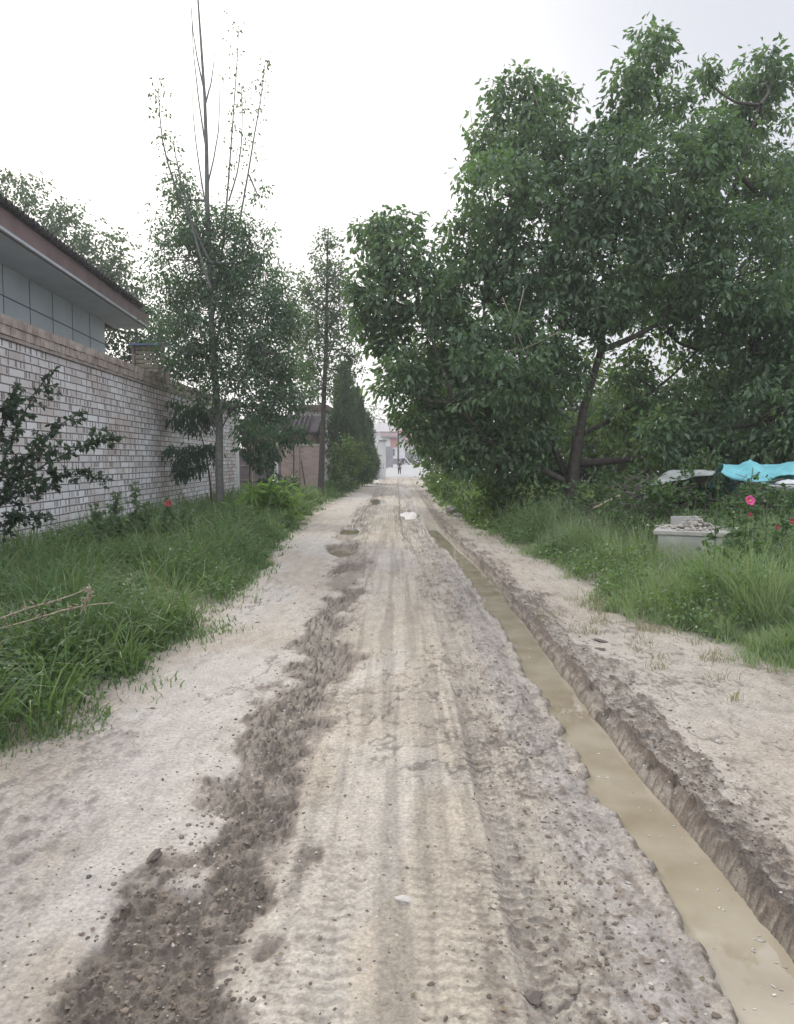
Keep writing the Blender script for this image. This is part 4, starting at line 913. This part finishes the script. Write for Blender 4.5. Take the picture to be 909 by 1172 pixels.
# --- dark leaved bush at the left edge before the wall
root = None
dB = 8.6; base = np.array([at(-30, 526, dB)[0], dB, 0.])
root = empty('rose_of_sharon', base, 'dark leaved shrub reaching in from the left edge before the brick wall', 'shrub')
T = Tubes(); LP, LD = [], []
stems = [[(-40, 640), (-10, 560), (15, 500), (40, 445), (58, 428)], [(-40, 640), (0, 560), (40, 510), (75, 480), (98, 470)], [(-40, 640), (0, 560), (55, 530), (100, 505), (138, 500)], [(-35, 620), (10, 560), (60, 545), (95, 540), (112, 548)], [(-40, 640), (-20, 560), (0, 500), (8, 460), (20, 440)],
         [(-40, 620), (-5, 575), (20, 560), (50, 562)], [(-30, 640), (0, 600), (20, 590), (48, 592)], [(-40, 600), (-20, 540), (10, 530), (40, 520), (70, 518)], [(-40, 600), (-20, 550), (0, 545), (30, 548), (60, 555)], [(-50, 600), (-30, 500), (-10, 470), (10, 465)]]
for q in stems:
    P = T.add(np.array(pp(q, dB+rng.uniform(-.7, .5)))-base, .014, .004, 5)
    t = np.linspace(0, 1, len(P)); s_ = rng.uniform(.35, 1, 85)
    C = np.stack([np.interp(s_, t, P[:, a]) for a in range(3)], 1); 
    for c in C[:18]:
        e = c+rdir(1)[0]*rng.uniform(.08, .24); T.add([c, (c+e)/2, e], .004, .002, 4); LP.append(c+(e-c)*rng.uniform(.4, 1, (9, 1))); LD.append(np.repeat([e-c], 9, 0)*4+rng.normal(0, .6, (9, 3)))
    LP.append(C); LD.append(rdir(85)+np.array([.3, 0, .2]))
LP = np.concatenate(LP); LD = np.concatenate(LD); LD[:, 2] -= .1; m = len(LP); l = rng.uniform(.045, .09, m)
T.build('stems', M_bark, root)
V, Fa, cv = leaf_arr(LP, LD, rdir(m, 1), l, l*.3, leafcol(m, ((.022, .045, .032), (.045, .075, .045))))
link('foliage', np_mesh('foliage', V, [Fa], cv), M_leaf, root)

# ================================================================== hollyhocks
PH = ((.09, .145, .085), (.17, .23, .13))
M_pet = mat_simple('pink_petal', (.62, .09, .26), .6, .2, 20, .1); M_redp = mat_simple('red_petal', (.28, .035, .055), .6, .2, 20, .1); M_yel = mat_simple('pollen', (.7, .6, .2), .8)
def hollyhock(px, pyt, d, label, flowers=(), group='hollyhock stalks among the grass', leaf=.11, n=46, lean=0, pal=((.05, .10, .045), (.10, .16, .07))):
    tx, _, tz = at(px, pyt, d); base = np.array([tx-lean, d, 0.]); base[2] = gz(base[0], d)[0]; Hh = tz-base[2]
    root = empty('hollyhock', base, label, 'flower plant', group); T = Tubes()
    P = T.add([(0, 0, 0), (lean*.4+rng.normal(0, .03), rng.normal(0, .03), Hh*.5), (lean, 0, Hh)], .010, .004, 5)
    t = np.linspace(0, 1, len(P)); s_ = rng.uniform(.15, .98, n); C = np.stack([np.interp(s_, t, P[:, a]) for a in range(3)], 1)
    D = rdir(n); D[:, 2] = D[:, 2]*.3+.25; ln = (rng.uniform(.05, .20+leaf*.6, n)*(1.2-s_))[:, None]
    E_ = C+D*ln
    for a, b in zip(C, E_): T.add([a, (a+b)/2+(0, 0, .01), b], .003, .002, 3)
    T.build('stem', M_stem, root)
    idx = np.repeat(np.arange(n), 3); l = leaf*rng.uniform(.6, 1.2, len(idx))*(1.25-s_[idx]*.8)
    DD = D[idx]+rng.normal(0, .5, (len(idx), 3)); DD[:, 2] -= .35
    V, Fa, cv = leaf_arr(E_[idx], DD, rdir(len(idx), 1.5), l, l*.42, leafcol(len(idx), pal))
    link('leaves', np_mesh('leaves', V, [Fa], cv), M_leaf, root)
    for (fpx, fpy, r, mt) in flowers:
        c = at(fpx, fpy, d-.12)-base; nrm = np.array([rng.uniform(-.3, .3), -1, rng.uniform(.1, .5)]); nrm /= np.linalg.norm(nrm)
        A = np.cross(nrm, (0, 0, 1)); A /= np.linalg.norm(A); Bv = np.cross(A, nrm)
        V = [c-nrm*0]; Fs = []
        K = 30
        for ring, (rr, dep) in enumerate(((.35, .02), (.75, .045), (1., .04))):
            for k_ in range(K):
                a = k_*2*math.pi/K; w_ = 1-.16*abs(math.cos(2.5*a))**3*(ring/2)
                V.append(c+(A*math.cos(a)+Bv*math.sin(a))*r*rr*w_+nrm*(dep*r/.05+.12*r*math.sin(10*a)*(ring/2)))
        for k_ in range(K):
            k2 = (k_+1) % K; Fs.append([0, 1+k_, 1+k2])
            for ring in (0, 1): Fs.append([1+ring*K+k_, 1+(ring+1)*K+k_, 1+(ring+1)*K+k2, 1+ring*K+k2])
        mb = MB(); mb.add(V, Fs); o = mb.build('flower', mt, root, True)
        mb = MB(); mb.tube([c+nrm*.0, c+nrm*r*.9], [r*.14, r*.10], 6); mb.build('stamen', M_yel, o)
        T2 = Tubes(); pt = P[np.argmin(abs(P[:, 2]-c[2]+.03))]; T2.add([pt, (pt+c)/2-(0, 0, .01), c], .004, .003, 4); T2.build('flower_stalk', M_stem, root)
    return root
hollyhock(862, 535, 7.6, 'tall hollyhock with one big pink flower right of the concrete block', [(856, 574, .055, M_pet), (858, 589, .022, M_redp)], n=70)
hollyhock(898, 560, 7.3, 'hollyhock with dark red flowers at the right edge', [(905, 597, .03, M_redp), (889, 604, .022, M_redp)], n=60)
hollyhock(840, 570, 8.2, 'flowerless leafy hollyhock left of the pink flower', n=60)
hollyhock(880, 548, 8.4, 'thin hollyhock seed stalk behind the pink flower', n=40, leaf=.08)
hollyhock(820, 575, 8.8, 'short hollyhock stalk at the right end of the concrete block', n=40)
hollyhock(822, 540, 10.5, 'tall thin stalk rising before the turquoise tarp', n=34, leaf=.08)
hollyhock(752, 552, 11.5, 'thin green stalk behind the left end of the concrete block', n=34, leaf=.09)
hollyhock(190, 566, 12.2, 'hollyhock with a red flower against the whitewashed wall', [(193, 577, .06, M_redp)], n=85, leaf=.11, pal=PH)
hollyhock(155, 550, 11.8, 'tallest flowerless hollyhock stalk against the whitewashed wall', n=85, leaf=.11, pal=PH)
hollyhock(132, 562, 11.4, 'bushy hollyhock left of the tallest stalk at the wall', n=90, leaf=.12, pal=PH)
hollyhock(108, 575, 11.2, 'short hollyhock near the left dark shrub', n=70, leaf=.11, pal=PH)
hollyhock(168, 572, 12.0, 'small hollyhock between the tallest stalk and the red flower', n=70, leaf=.11, pal=PH)
hollyhock(210, 565, 12.8, 'slender hollyhock right of the red flower', n=60, leaf=.10, pal=PH)
# right understorey bushes
UND = ((.05, .095, .042), (.10, .16, .06))
shrub(700, 600, 14.5, 'dark bramble bush left of the concrete block', [(690, 565, 26), (720, 570, 26), (665, 575, 22), (740, 580, 20), (705, 590, 26), (730, 555, 18)], leaf=.11, dens=80, per=12, spray=.2, pal=UND, name='bush', group='bushes under the walnut tree')
shrub(600, 600, 18, 'low dark bush under the left walnut limb', [(580, 560, 22), (605, 565, 24), (630, 565, 24), (560, 570, 18), (655, 575, 18)], leaf=.13, dens=60, per=12, spray=.22, pal=UND, name='bush', group='bushes under the walnut tree')
shrub(790, 590, 12.5, 'green weedy bush behind the concrete block', [(770, 575, 26), (800, 578, 26), (825, 572, 22), (785, 556, 16), (810, 590, 24)], leaf=.10, dens=90, per=12, spray=.18, pal=((.045, .085, .035), (.085, .14, .05)), name='bush', group='bushes under the walnut tree')
shrub(545, 575, 27, 'bright green weedy bush at the foot of the slim roadside tree', [(530, 560, 14), (548, 552, 12), (515, 562, 12), (502, 556, 10), (560, 565, 14)], leaf=.15, dens=40, per=12, spray=.25, pal=YG, name='bush', group='bushes under the walnut tree')
shrub(505, 556, 40, 'pale green weeds where the right verge meets the concrete', [(498, 548, 10), (510, 545, 11), (490, 550, 6), (520, 552, 12)], leaf=.2, dens=20, per=12, spray=.35, pal=YG, name='bush', group='bushes under the walnut tree')
shrub(735, 590, 11.7, 'leafy weed bush growing through the brushwood beside the pale pole', [(722, 578, 20), (745, 572, 22), (705, 590, 18), (735, 595, 22), (758, 565, 14)], leaf=.10, dens=80, per=12, spray=.18, pal=UND, name='bush', group='bushes under the walnut tree')
shrub(882, 580, 11.5, 'leafy bush under the turquoise tarp', [(870, 572, 22), (900, 580, 26), (850, 590, 24)], leaf=.10, dens=80, per=12, spray=.18, pal=UND, name='bush', group='bushes under the walnut tree')

# ================================================================== concrete block, rubble, tarps, brush
a = gnd(753, 607, .66); b2 = gnd(834, 610, .66); ang = math.atan2(b2[1]-a[1], b2[0]-a[0])
blk = empty('concrete_block', (a[0], a[1], 0), 'square concrete well head half hidden in tall grass', 'concrete block', rz=ang)
wb_ = float(np.linalg.norm((b2-a)[:2]))
mb = MB(); mb.box((wb_/2, .5, .30), (wb_, 1.0, .60)); mb.build('body', M_conc, blk, bevel=.015)
mb = MB(); mb.box((wb_/2-.02, .51, .632), (wb_+.07, 1.06, .06)); mb.build('slab', mat_simple('pale_slab', (.42, .40, .37), .9, .2, 5, .4), blk, bevel=.012)
n = 260; q = rng.normal(0, 1, (n, 2)); rr = np.clip(np.hypot(q[:, 0]*.19, q[:, 1]*.16), 0, .36)
P = np.stack([a[0]+math.cos(ang)*wb_*.52-math.sin(ang)*.46+q[:, 0]*.17, a[1]+math.sin(ang)*wb_*.52+math.cos(ang)*.46+q[:, 1]*.15, .672+.17*np.exp(-(rr/.2)**2)*rng.uniform(.1, 1, n)], 1)
V, Fa, cv = lumps(P, rng.uniform(.015, .042, n), np.array([[.38, .35, .31]])*rng.uniform(.6, 1.3, (n, 1)), 1, .55)
o = tag(link('rubble', np_mesh('rubble', V, [Fa], cv), M_clod), 'heap of pale rubble chips lying on the concrete well head', 'rubble', kind='stuff')
bp_ = gnd(781, 601, .66); mb = MB(); mb.box((0, 0, .06), (.38, .10, .14), 0, .006); o = mb.build('grey_brick', M_conc, None, bevel=.008); o.location = (a[0]+.62, a[1]+.68, .665); o.rotation_euler = (0, 0, ang+.1)
tag(o, 'grey block standing behind the rubble on the concrete well head', 'block')

def cloth(name, label, pts, d, mat, cat, thick=.01, dy=.8, nu=40, nv=14, sag=.06, seed=3, grp=None):
    """sheet draped over a heap. pts: (px, py_top, py_bottom) along x. real depth dy"""
    pts = np.array(pts, float); t = np.linspace(0, 1, len(pts)); tt = np.linspace(0, 1, nu)
    P = np.stack([np.interp(tt, t, pts[:, i]) for i in range(3)], 1); V = []
    for j in range(nv):
        v = j/(nv-1)
        for i in range(nu):
            top = at(P[i, 0], P[i, 1], d+dy); bot = at(P[i, 0], P[i, 2], d)
            p = bot*(1-v)+top*v
            p = p+np.array([0, -.10*math.sin(v*math.pi), sag*math.sin(v*math.pi)])
            V.append(p)
    for j in range(1, 6):       # continues down behind the ridge
        for i in range(nu):
            top = at(P[i, 0], P[i, 1], d+dy); V.append(top+np.array([0, .14*j, -.02*j*j-.05*j]))
    V = np.array(V); nz = fbm(V[:, 0]*3.1+seed, V[:, 1]*2+V[:, 2]*4, 4, seed)-.5; V[:, 2] += nz*.16*np.clip(sag*16, .3, 1); V[:, 1] += (fbm(V[:, 0]*7, V[:, 2]*7, 3, seed+3)-.5)*.18
    tot = nv+5; i = (np.arange(tot-1)[:, None]*nu+np.arange(nu-1)[None]).ravel(); Qd = np.stack([i, i+1, i+nu+1, i+nu], 1)
    o = link(name, np_mesh(name, V, [Qd], None, True), mat); s = o.modifiers.new('thick', 'SOLIDIFY'); s.thickness = thick
    return tag(o, label, cat, grp)
M_teal = mat_simple('turquoise_tarp', (.19, .50, .54), .6, .3, 4, .8, bscale=14, c2=(.12, .36, .40))
M_gtarp = mat_simple('grey_sheet', (.30, .32, .30), .7, .25, 5, .4, bscale=12)
cloth('tarp', 'bright turquoise tarp spread over the heap at the right edge', [(826, 530, 542), (838, 531, 551), (858, 525, 555), (872, 531, 553), (890, 531, 547), (905, 529, 542), (925, 533, 545), (940, 534, 548)], 12.2, M_teal, 'tarp', seed=3)
cloth('grey_sheet', 'crumpled grey sheet over the brush heap left of the turquoise tarp', [(735, 562, 568), (748, 550, 560), (765, 539, 552), (782, 538, 548), (800, 541, 545), (816, 542, 545)], 12.4, M_gtarp, 'sheet', dy=.5, nu=30, seed=9, sag=.04)
# white sacks
for (px, py, s, lab) in ((903, 556, .17, 'white sack lying under the right part of the turquoise tarp'), (880, 557, .07, 'small white bag beside the white sack')):
    V, Fc = ico(3); V = V*np.array([s*1.3, s*.8, s*.6])*(1+.25*(fbm(V[:, 0]*3+9, V[:, 1]*3+V[:, 2]*2, 3, 5)-.5))[:, None]
    o = link('sack', np_mesh('sack', V, [Fc], None, True), mat_simple('white_plastic', (.6, .62, .62), .5, .15, 9, .4), loc=at(px, py, 11.9)); tag(o, lab, 'sack')
# brush heaps: masses of sticks
def brush(name, label, px0, px1, pyt, pyb, d, n, mat, seed=0, dy=1.2):
    T = Tubes(); a0 = at(px0, pyb, d); a1 = at(px1, pyt, d)
    for i in range(n):
        t = rng.uniform(0, 1); zmax = (a1[2]-.0)*(math.sin(math.pi*(.12+.76*t))**.6)
        p = np.array([a0[0]+(a1[0]-a0[0])*t, d+rng.uniform(0, dy), rng.uniform(.05, max(.1, zmax))])
        dr = np.array([rng.normal(0, 1), rng.normal(0, .5), rng.normal(.05, .25)]); dr /= np.linalg.norm(dr); l = rng.uniform(.25, .8)
        T.add([p-dr*l/2, p+rng.normal(0, .03, 3), p+dr*l/2], .012*rng.uniform(.5, 1.3), .004, 4)
    # solid core so the heap is not see-through
    V, Fc = ico(3); V = V*np.array([abs(a1[0]-a0[0])*.40, dy*.45, a1[2]*.66])*(1+.3*(fbm(V[:, 0]*3+seed, V[:, 1]*3+V[:, 2]*3, 3, 8)-.5))[:, None]
    V[:, 2] = np.maximum(V[:, 2], 0)+.0; V += np.array([(a0[0]+a1[0])/2, d+dy*.55, 0])
    nb = T.n; T.v.append(V); fq = Fc+nb
    me = np_mesh(name, np.concatenate(T.v), [np.concatenate(T.f), fq], None, False)
    o = link(name, me, mat); return tag(o, label, 'brush heap', kind='stuff')
M_brush = mat_simple('brushwood', (.12, .11, .09), .95, .4, 5, .5)
brush('brush_heap', 'tangled grey brushwood under the turquoise tarp', 838, 935, 545, 600, 11.6, 420, M_brush, 1)
brush('brush_heap', 'tangled dry brushwood and vines under the grey sheet', 700, 815, 548, 600, 12.0, 420, M_brush, 2)
T = Tubes(); o = T.add([at(680, 582, 12.6), at(698, 573, 12.6), at(716, 564, 12.8)], .028, .022, 7); o = T.build('pole_log', M_dry)
tag(o, 'pale straight pole leaning on the brushwood left of the grey sheet', 'pole')
# vine tangle above the grey sheet
shrub(810, 545, 13.2, 'ball of twining vines behind the grey sheet', [(808, 525, 16), (820, 535, 12), (796, 533, 10)], leaf=.07, dens=120, per=8, spray=.14, pal=UND, name='vine', bark=M_dry)
# white litter and rubble by the lane on the right
for j, (px, py, s, c, lab) in enumerate([(541, 578, .10, (.5, .5, .5), 'pale rounded stone nearest the lane in the verge rubble'), (549, 583, .12, (.42, .42, .40), 'largest grey stone in the verge rubble'), (556, 575, .07, (.6, .6, .6), 'small white stone behind the largest verge stone'),
                                      (570, 577, .09, (.55, .56, .56), 'white stone right of the largest verge stone'), (585, 573, .08, (.5, .5, .5), 'pale stone before the low dark bush'), (593, 568, .06, (.6, .6, .6), 'rightmost small white stone of the verge rubble'),
                                      (515, 583, .13, (.40, .37, .33), 'flat tan stone slab at the lane edge'), (524, 590, .10, (.45, .43, .40), 'pale stone half sunk in the grass at the lane edge'), (502, 573, .07, (.5, .48, .45), 'small pale stone at the far lane edge')]):
    p = gnd(px, py+6); V, Fa, cv = lumps(np.zeros((1, 3)), np.array([s*1.2]), np.array([c]), 2, .6); p[2] = gz(p[0], p[1])[0]+.12+s*.3
    o = link('stone', np_mesh('stone', V, [Fa], cv), M_clod, loc=p); tag(o, lab, 'stone', 'stones in the right verge rubble')
# dry stalks at left
T = Tubes(); 
for q in ([(-10, 722), (30, 712), (65, 700), (98, 692), (130, 690)], [(0, 708), (40, 693), (75, 685), (104, 672)], [(104, 672), (98, 690), (92, 703)]):
    P = T.add(pp(q, 5.2), .007, .004, 5)
    for i in range(26):
        c = P[rng.integers(0, max(2, len(P)-3))]+rng.normal(0, .015, 3); e = c+rdir(1)[0]*.04; T.add([c, (c+e)/2, e], .006, .003, 3)
tag(T.build('dry_stalk', M_dry), 'broken dry pale stalks lying on the grass at lower left', 'dry stalk')
# ================================================================== GRASS
def xl(y): return np.interp(y, [2, 3.6, 4.2, 5, 6.2, 8, 11, 15, 19.7, 26, 32, 45, 62], [-2.9, -2.35, -1.98, -2.0, -1.88, -1.9, -2.0, -2.25, -2.5, -2.7, -2.4, -2.2, -1.9])
def xr(y): return np.interp(y, [3, 5, 5.6, 6.2, 7.2, 8.8, 11, 16, 25, 40, 62], [3.9, 3.4, 3.0, 2.85, 2.42, 2.34, 2.38, 1.95, 1.5, 1.75, 2.1])
def blades(P, Ht, Wd, lean, cols, curl=.5):
    n = len(P); a = rng.uniform(0, 6.283, n); D = np.stack([np.cos(a), np.sin(a), np.zeros(n)], 1)
    f = rng.uniform(0, 6.283, n); S = np.stack([np.cos(f), np.sin(f), np.zeros(n)], 1)
    L4 = []
    for t, wd in ((0, 1), (.4, .85), (.75, .55)):
        c = P+D*(lean*Ht*t**1.8)[:, None]+np.array([0, 0, 1])*(Ht*(t-curl*.35*lean*t*t))[:, None]
        L4 += [c-S*(Wd*wd)[:, None], c+S*(Wd*wd)[:, None]]
    tip = P+D*(lean*Ht*1.05)[:, None]+np.array([0, 0, 1])*(Ht*(1-curl*.75*lean))[:, None]
    V = np.stack(L4+[tip], 1); i = np.arange(n)*7
    Qd = np.concatenate([np.stack([i, i+1, i+3, i+2], 1), np.stack([i+2, i+3, i+5, i+4], 1)]); Tr = np.stack([i+4, i+5, i+6], 1)
    return V.reshape(-1, 3), [Qd, Tr], np.repeat(cols, 7, 0)
def field(name, label, side, ymin, ymax, n, depth, Hm, Wm, pal, cat='grass', lean=.55, edge_soft=.25, dens_bias=1.0):
    u = rng.uniform(0, 1, n); y = ymin*(ymax/ymin)**u if ymax/ymin > 1.5 else rng.uniform(ymin, ymax, n)
    dep = depth*rng.uniform(0, 1, n)**1.1
    dep = dep-.30*rng.uniform(0, 1, n)**2*(rng.uniform(0, 1, n) < .5)
    x = xl(y)-dep if side == 'L' else xr(y)+dep
    e = (fbm(y*1.7, x*1.7, 4, 201)-.5)*.8
    x = x+(e if side == 'L' else -e)
    if side == 'L':
        wx = WA[0]+(WB[0]-WA[0])*(y-WA[1])/(WB[1]-WA[1]); ok = (x > wx+.08) | (y > WB[1]+.4)
        ok &= ~((y > 30.5) & (x < -3.4) & (y < 38))
    else: ok = np.ones(n, bool)
    # keep clear of the well head
    q = np.array([a[0]+wb_/2*math.cos(ang)-.5*math.sin(ang), a[1]+wb_/2*math.sin(ang)+.5*math.cos(ang)])
    lx = (x-q[0])*math.cos(ang)+(y-q[1])*math.sin(ang); ly = -(x-q[0])*math.sin(ang)+(y-q[1])*math.cos(ang)
    ok &= ~((abs(lx) < wb_/2+.03) & (abs(ly) < .53))
    dn = fbm(x*1.1, y*.9, 4, 203); ok &= rng.uniform(0, 1, n) < np.clip((dn-.30)*4*dens_bias, .25, 1)
    x, y, dep, dn = x[ok], y[ok], dep[ok], dn[ok]; n = len(x)
    hv = ss(-.1, .9, dep)*.85+.15
    if side == 'R': hv = hv*(1-.48*np.exp(-((x-3.4)/.9)**2-((y-8.8)/1.1)**2))
    cl = fbm(x*2.6, y*2.2, 3, 205)
    Ht = Hm*hv*(.45+1.0*ss(.25, .75, cl))*rng.uniform(.5, 1.25, n)
    Wd = Wm*(1+y*.07)*rng.uniform(.6, 1.3, n)
    t = np.clip(.5*rng.uniform(0, 1, n)+.9*(fbm(x*1.3, y*1.1, 3, 207)-.25), 0, 1)[:, None]
    cols = np.array(pal[0])*(1-t)+np.array(pal[1])*t
    dry = rng.uniform(0, 1, n) < .05; cols[dry] = np.array([.26, .24, .13])*rng.uniform(.6, 1.1, (dry.sum(), 1))
    z = gz(x, y)-.01
    V, Fs, cv = blades(np.stack([x, y, z], 1), Ht, Wd, rng.uniform(.1, 1, n)*lean*2, cols)
    tag(link(name, np_mesh(name, V, Fs, cv), M_grass), label, cat, kind='stuff')
GL = ((.092, .158, .070), (.185, .262, .115)); GR = ((.16, .24, .125), (.27, .35, .19))
field('grass', 'tall dark green grass along the foot of the whitewashed wall', 'L', 3.4, 12, 62000, 4.2, .50, .0042, GL)
field('grass', 'grass on the left verge farther down the lane', 'L', 12, 33, 40000, 4.4, .50, .006, GL)
field('grass', 'grass strip on the left verge before the concrete', 'L', 33, 62, 9000, 5, .35, .012, GL)
field('grass', 'feathery pale green grass on the right verge', 'R', 5.0, 13, 85000, 5.0, .62, .0026, GR, lean=.4)
field('grass', 'grass on the right verge farther down the lane', 'R', 13, 32, 42000, 8, .60, .005, GR, lean=.4)
field('seed_grass', 'pale feathery seed heads above the right verge grass', 'R', 5.2, 16, 42000, 5.0, .68, .0018, ((.25, .31, .20), (.38, .42, .30)), lean=.5)
field('grass', 'distant grass on the right verge', 'R', 32, 64, 9000, 8, .45, .012, ((.06, .11, .04), (.12, .18, .06)))
# broad long-bladed grass tufts at the left front
def tufts(label, pts, n, Ht, Wd, pal, lean=.9):
    P = []; 
    for (x, y) in pts: P.append(np.stack([x+rng.normal(0, .05, n), y+rng.normal(0, .05, n), np.zeros(n)], 1))
    P = np.concatenate(P); P[:, 2] = gz(P[:, 0], P[:, 1]); m = len(P)
    V, Fs, cv = blades(P, Ht*rng.uniform(.5, 1.2, m), Wd*rng.uniform(.7, 1.3, m), rng.uniform(.3, 1, m)*lean*1.3, leafcol(m, pal), .6)
    tag(link('grass_tufts', np_mesh('grass_tufts', V, Fs, cv), M_grass), label, 'grass', kind='stuff')
tufts('broad bladed bright grass tufts at the lower left verge', [(rng.uniform(xl(y_)-1.4, xl(y_)-.05), y_) for y_ in rng.uniform(3.9, 7.5, 70)], 26, .50, .0062, ((.07, .13, .04), (.14, .21, .07)))
tufts('coarse grass tufts in the right verge', [(rng.uniform(xr(y_)+.1, xr(y_)+2.5), y_) for y_ in rng.uniform(5.2, 10, 60)], 20, .45, .0045, ((.12, .19, .08), (.21, .29, .12)), .7)
tufts('sparse dry grass patches on the right path edge', [(x_, y_) for x_, y_ in [(2.2+rng.normal(0, .35)+max(0, 6.2-yy_)*.35, yy_) for yy_ in rng.uniform(4.2, 8.5, 60)]], 26, .09, .0022, ((.15, .15, .08), (.24, .23, .13)), 1.1)
# broadleaf weeds
def weeds(label, side, y0, y1, n, depth, leaf, pal, hmax=.4):
    y = rng.uniform(y0, y1, n); dep = rng.uniform(.0, depth, n); x = xl(y)-dep if side == 'L' else xr(y)+dep
    ok = fbm(x*1.5, y*1.5, 3, 301) > .47; x, y, dep = x[ok], y[ok], dep[ok]
    ok = ~((abs(x-3.6) < .75) & (y > 7.6) & (y < 10.9)); x, y, dep = x[ok], y[ok], dep[ok]
    if side == 'L': ok = x > WA[0]+.1; x, y, dep = x[ok], y[ok], dep[ok]
    C = np.stack([x, y, gz(x, y)+rng.uniform(.02, 1, len(x))*hmax*(.3+.7*ss(0, .7, dep))], 1)
    V, Fa, cv = sprays(C, .10, 9, leaf, .38, .1, pal)
    tag(link('weeds', np_mesh('weeds', V, [Fa], cv), M_leaf), label, 'weeds', kind='stuff')
weeds('small broad leaved weeds among the left grass', 'L', 4, 18, 7500, 3.6, .045, ((.065, .12, .05), (.13, .20, .08)), .5)
weeds('broad leaved weeds among the right grass', 'R', 5.5, 16, 8000, 5.2, .05, ((.09, .15, .065), (.17, .245, .11)), .75)
weeds('broad leaved roadside weeds farther down the right verge', 'R', 16, 40, 3000, 6, .12, ((.07, .125, .04), (.13, .2, .06)), .6)

# straw and leaf litter
def litter(name, label, n, pal, ln, wd, fx_):
    u = rng.uniform(0, 1, n); y = 2/(1-u*(1-2/14)); x = fx_(y, n); P = np.stack([x, y, gz(x, y)+.006], 1)
    D = rdir(n); D[:, 2] *= .15; l = ln*rng.uniform(.4, 1.3, n); V, Fa, cv = leaf_arr(P, D, np.tile([0, 0, 1.], (n, 1))+rng.normal(0, .2, (n, 3)), l, l*wd, leafcol(n, pal))
    tag(link(name, np_mesh(name, V, [Fa], cv), M_clod), label, 'litter', kind='stuff')
litter('straw_litter', 'dry straw bits scattered along both edges of the lane', 1500, ((.30, .25, .16), (.45, .39, .27)), .06, .03, lambda y, n: np.where(rng.random(n) < .5, xl(y)+rng.exponential(.25, n)-.15, xr(y)-rng.exponential(.4, n)+.2))
litter('leaf_litter', 'small brown fallen leaves scattered on the lane', 90, ((.14, .10, .06), (.24, .19, .12)), .025, .3, lambda y, n: rng.uniform(-1.9, 2.9, n))
# bits of foam and leaf on the puddle
n = 70; y_ = 2/(1-rng.uniform(0, 1, n)*(1-2/15.)); x_ = 1.255-rng.exponential(.05, n)+bend(y_); sel = rng.random(n) < .35; x_[sel] = rng.uniform(1.0, 1.22, sel.sum())+bend(y_[sel])
V, Fa, cv = lumps(np.stack([x_, y_, np.full(n, -.0355)], 1), rng.uniform(.002, .006, n)*(1+.04*y_), np.array([[.62, .60, .53]])*rng.uniform(.5, 1.1, (n, 1)), 1, .18, .25)
tag(link('foam_flecks', np_mesh('foam_flecks', V, [Fa], cv, True), M_clod), 'pale foam flecks floating on the long muddy puddle', 'foam', kind='stuff')

# ================================================================== HAZE
mb = MB(); mb.box((0, 190, 13), (900, 480, 36)); 
hm = bpy.data.materials.new('haze'); hm.use_nodes = True; hn = hm.node_tree; hn.nodes.clear()
pv = hn.nodes.new('ShaderNodeVolumePrincipled'); pv.inputs['Color'].default_value = (.93, .95, 1, 1); pv.inputs['Density'].default_value = .0016; pv.inputs['Anisotropy'].default_value = .35
ho = hn.nodes.new('ShaderNodeOutputMaterial'); hn.links.new(pv.outputs[0], ho.inputs['Volume'])
tag(mb.build('haze', hm), 'thin pale humid haze filling the air over the lane', 'haze', kind='stuff')
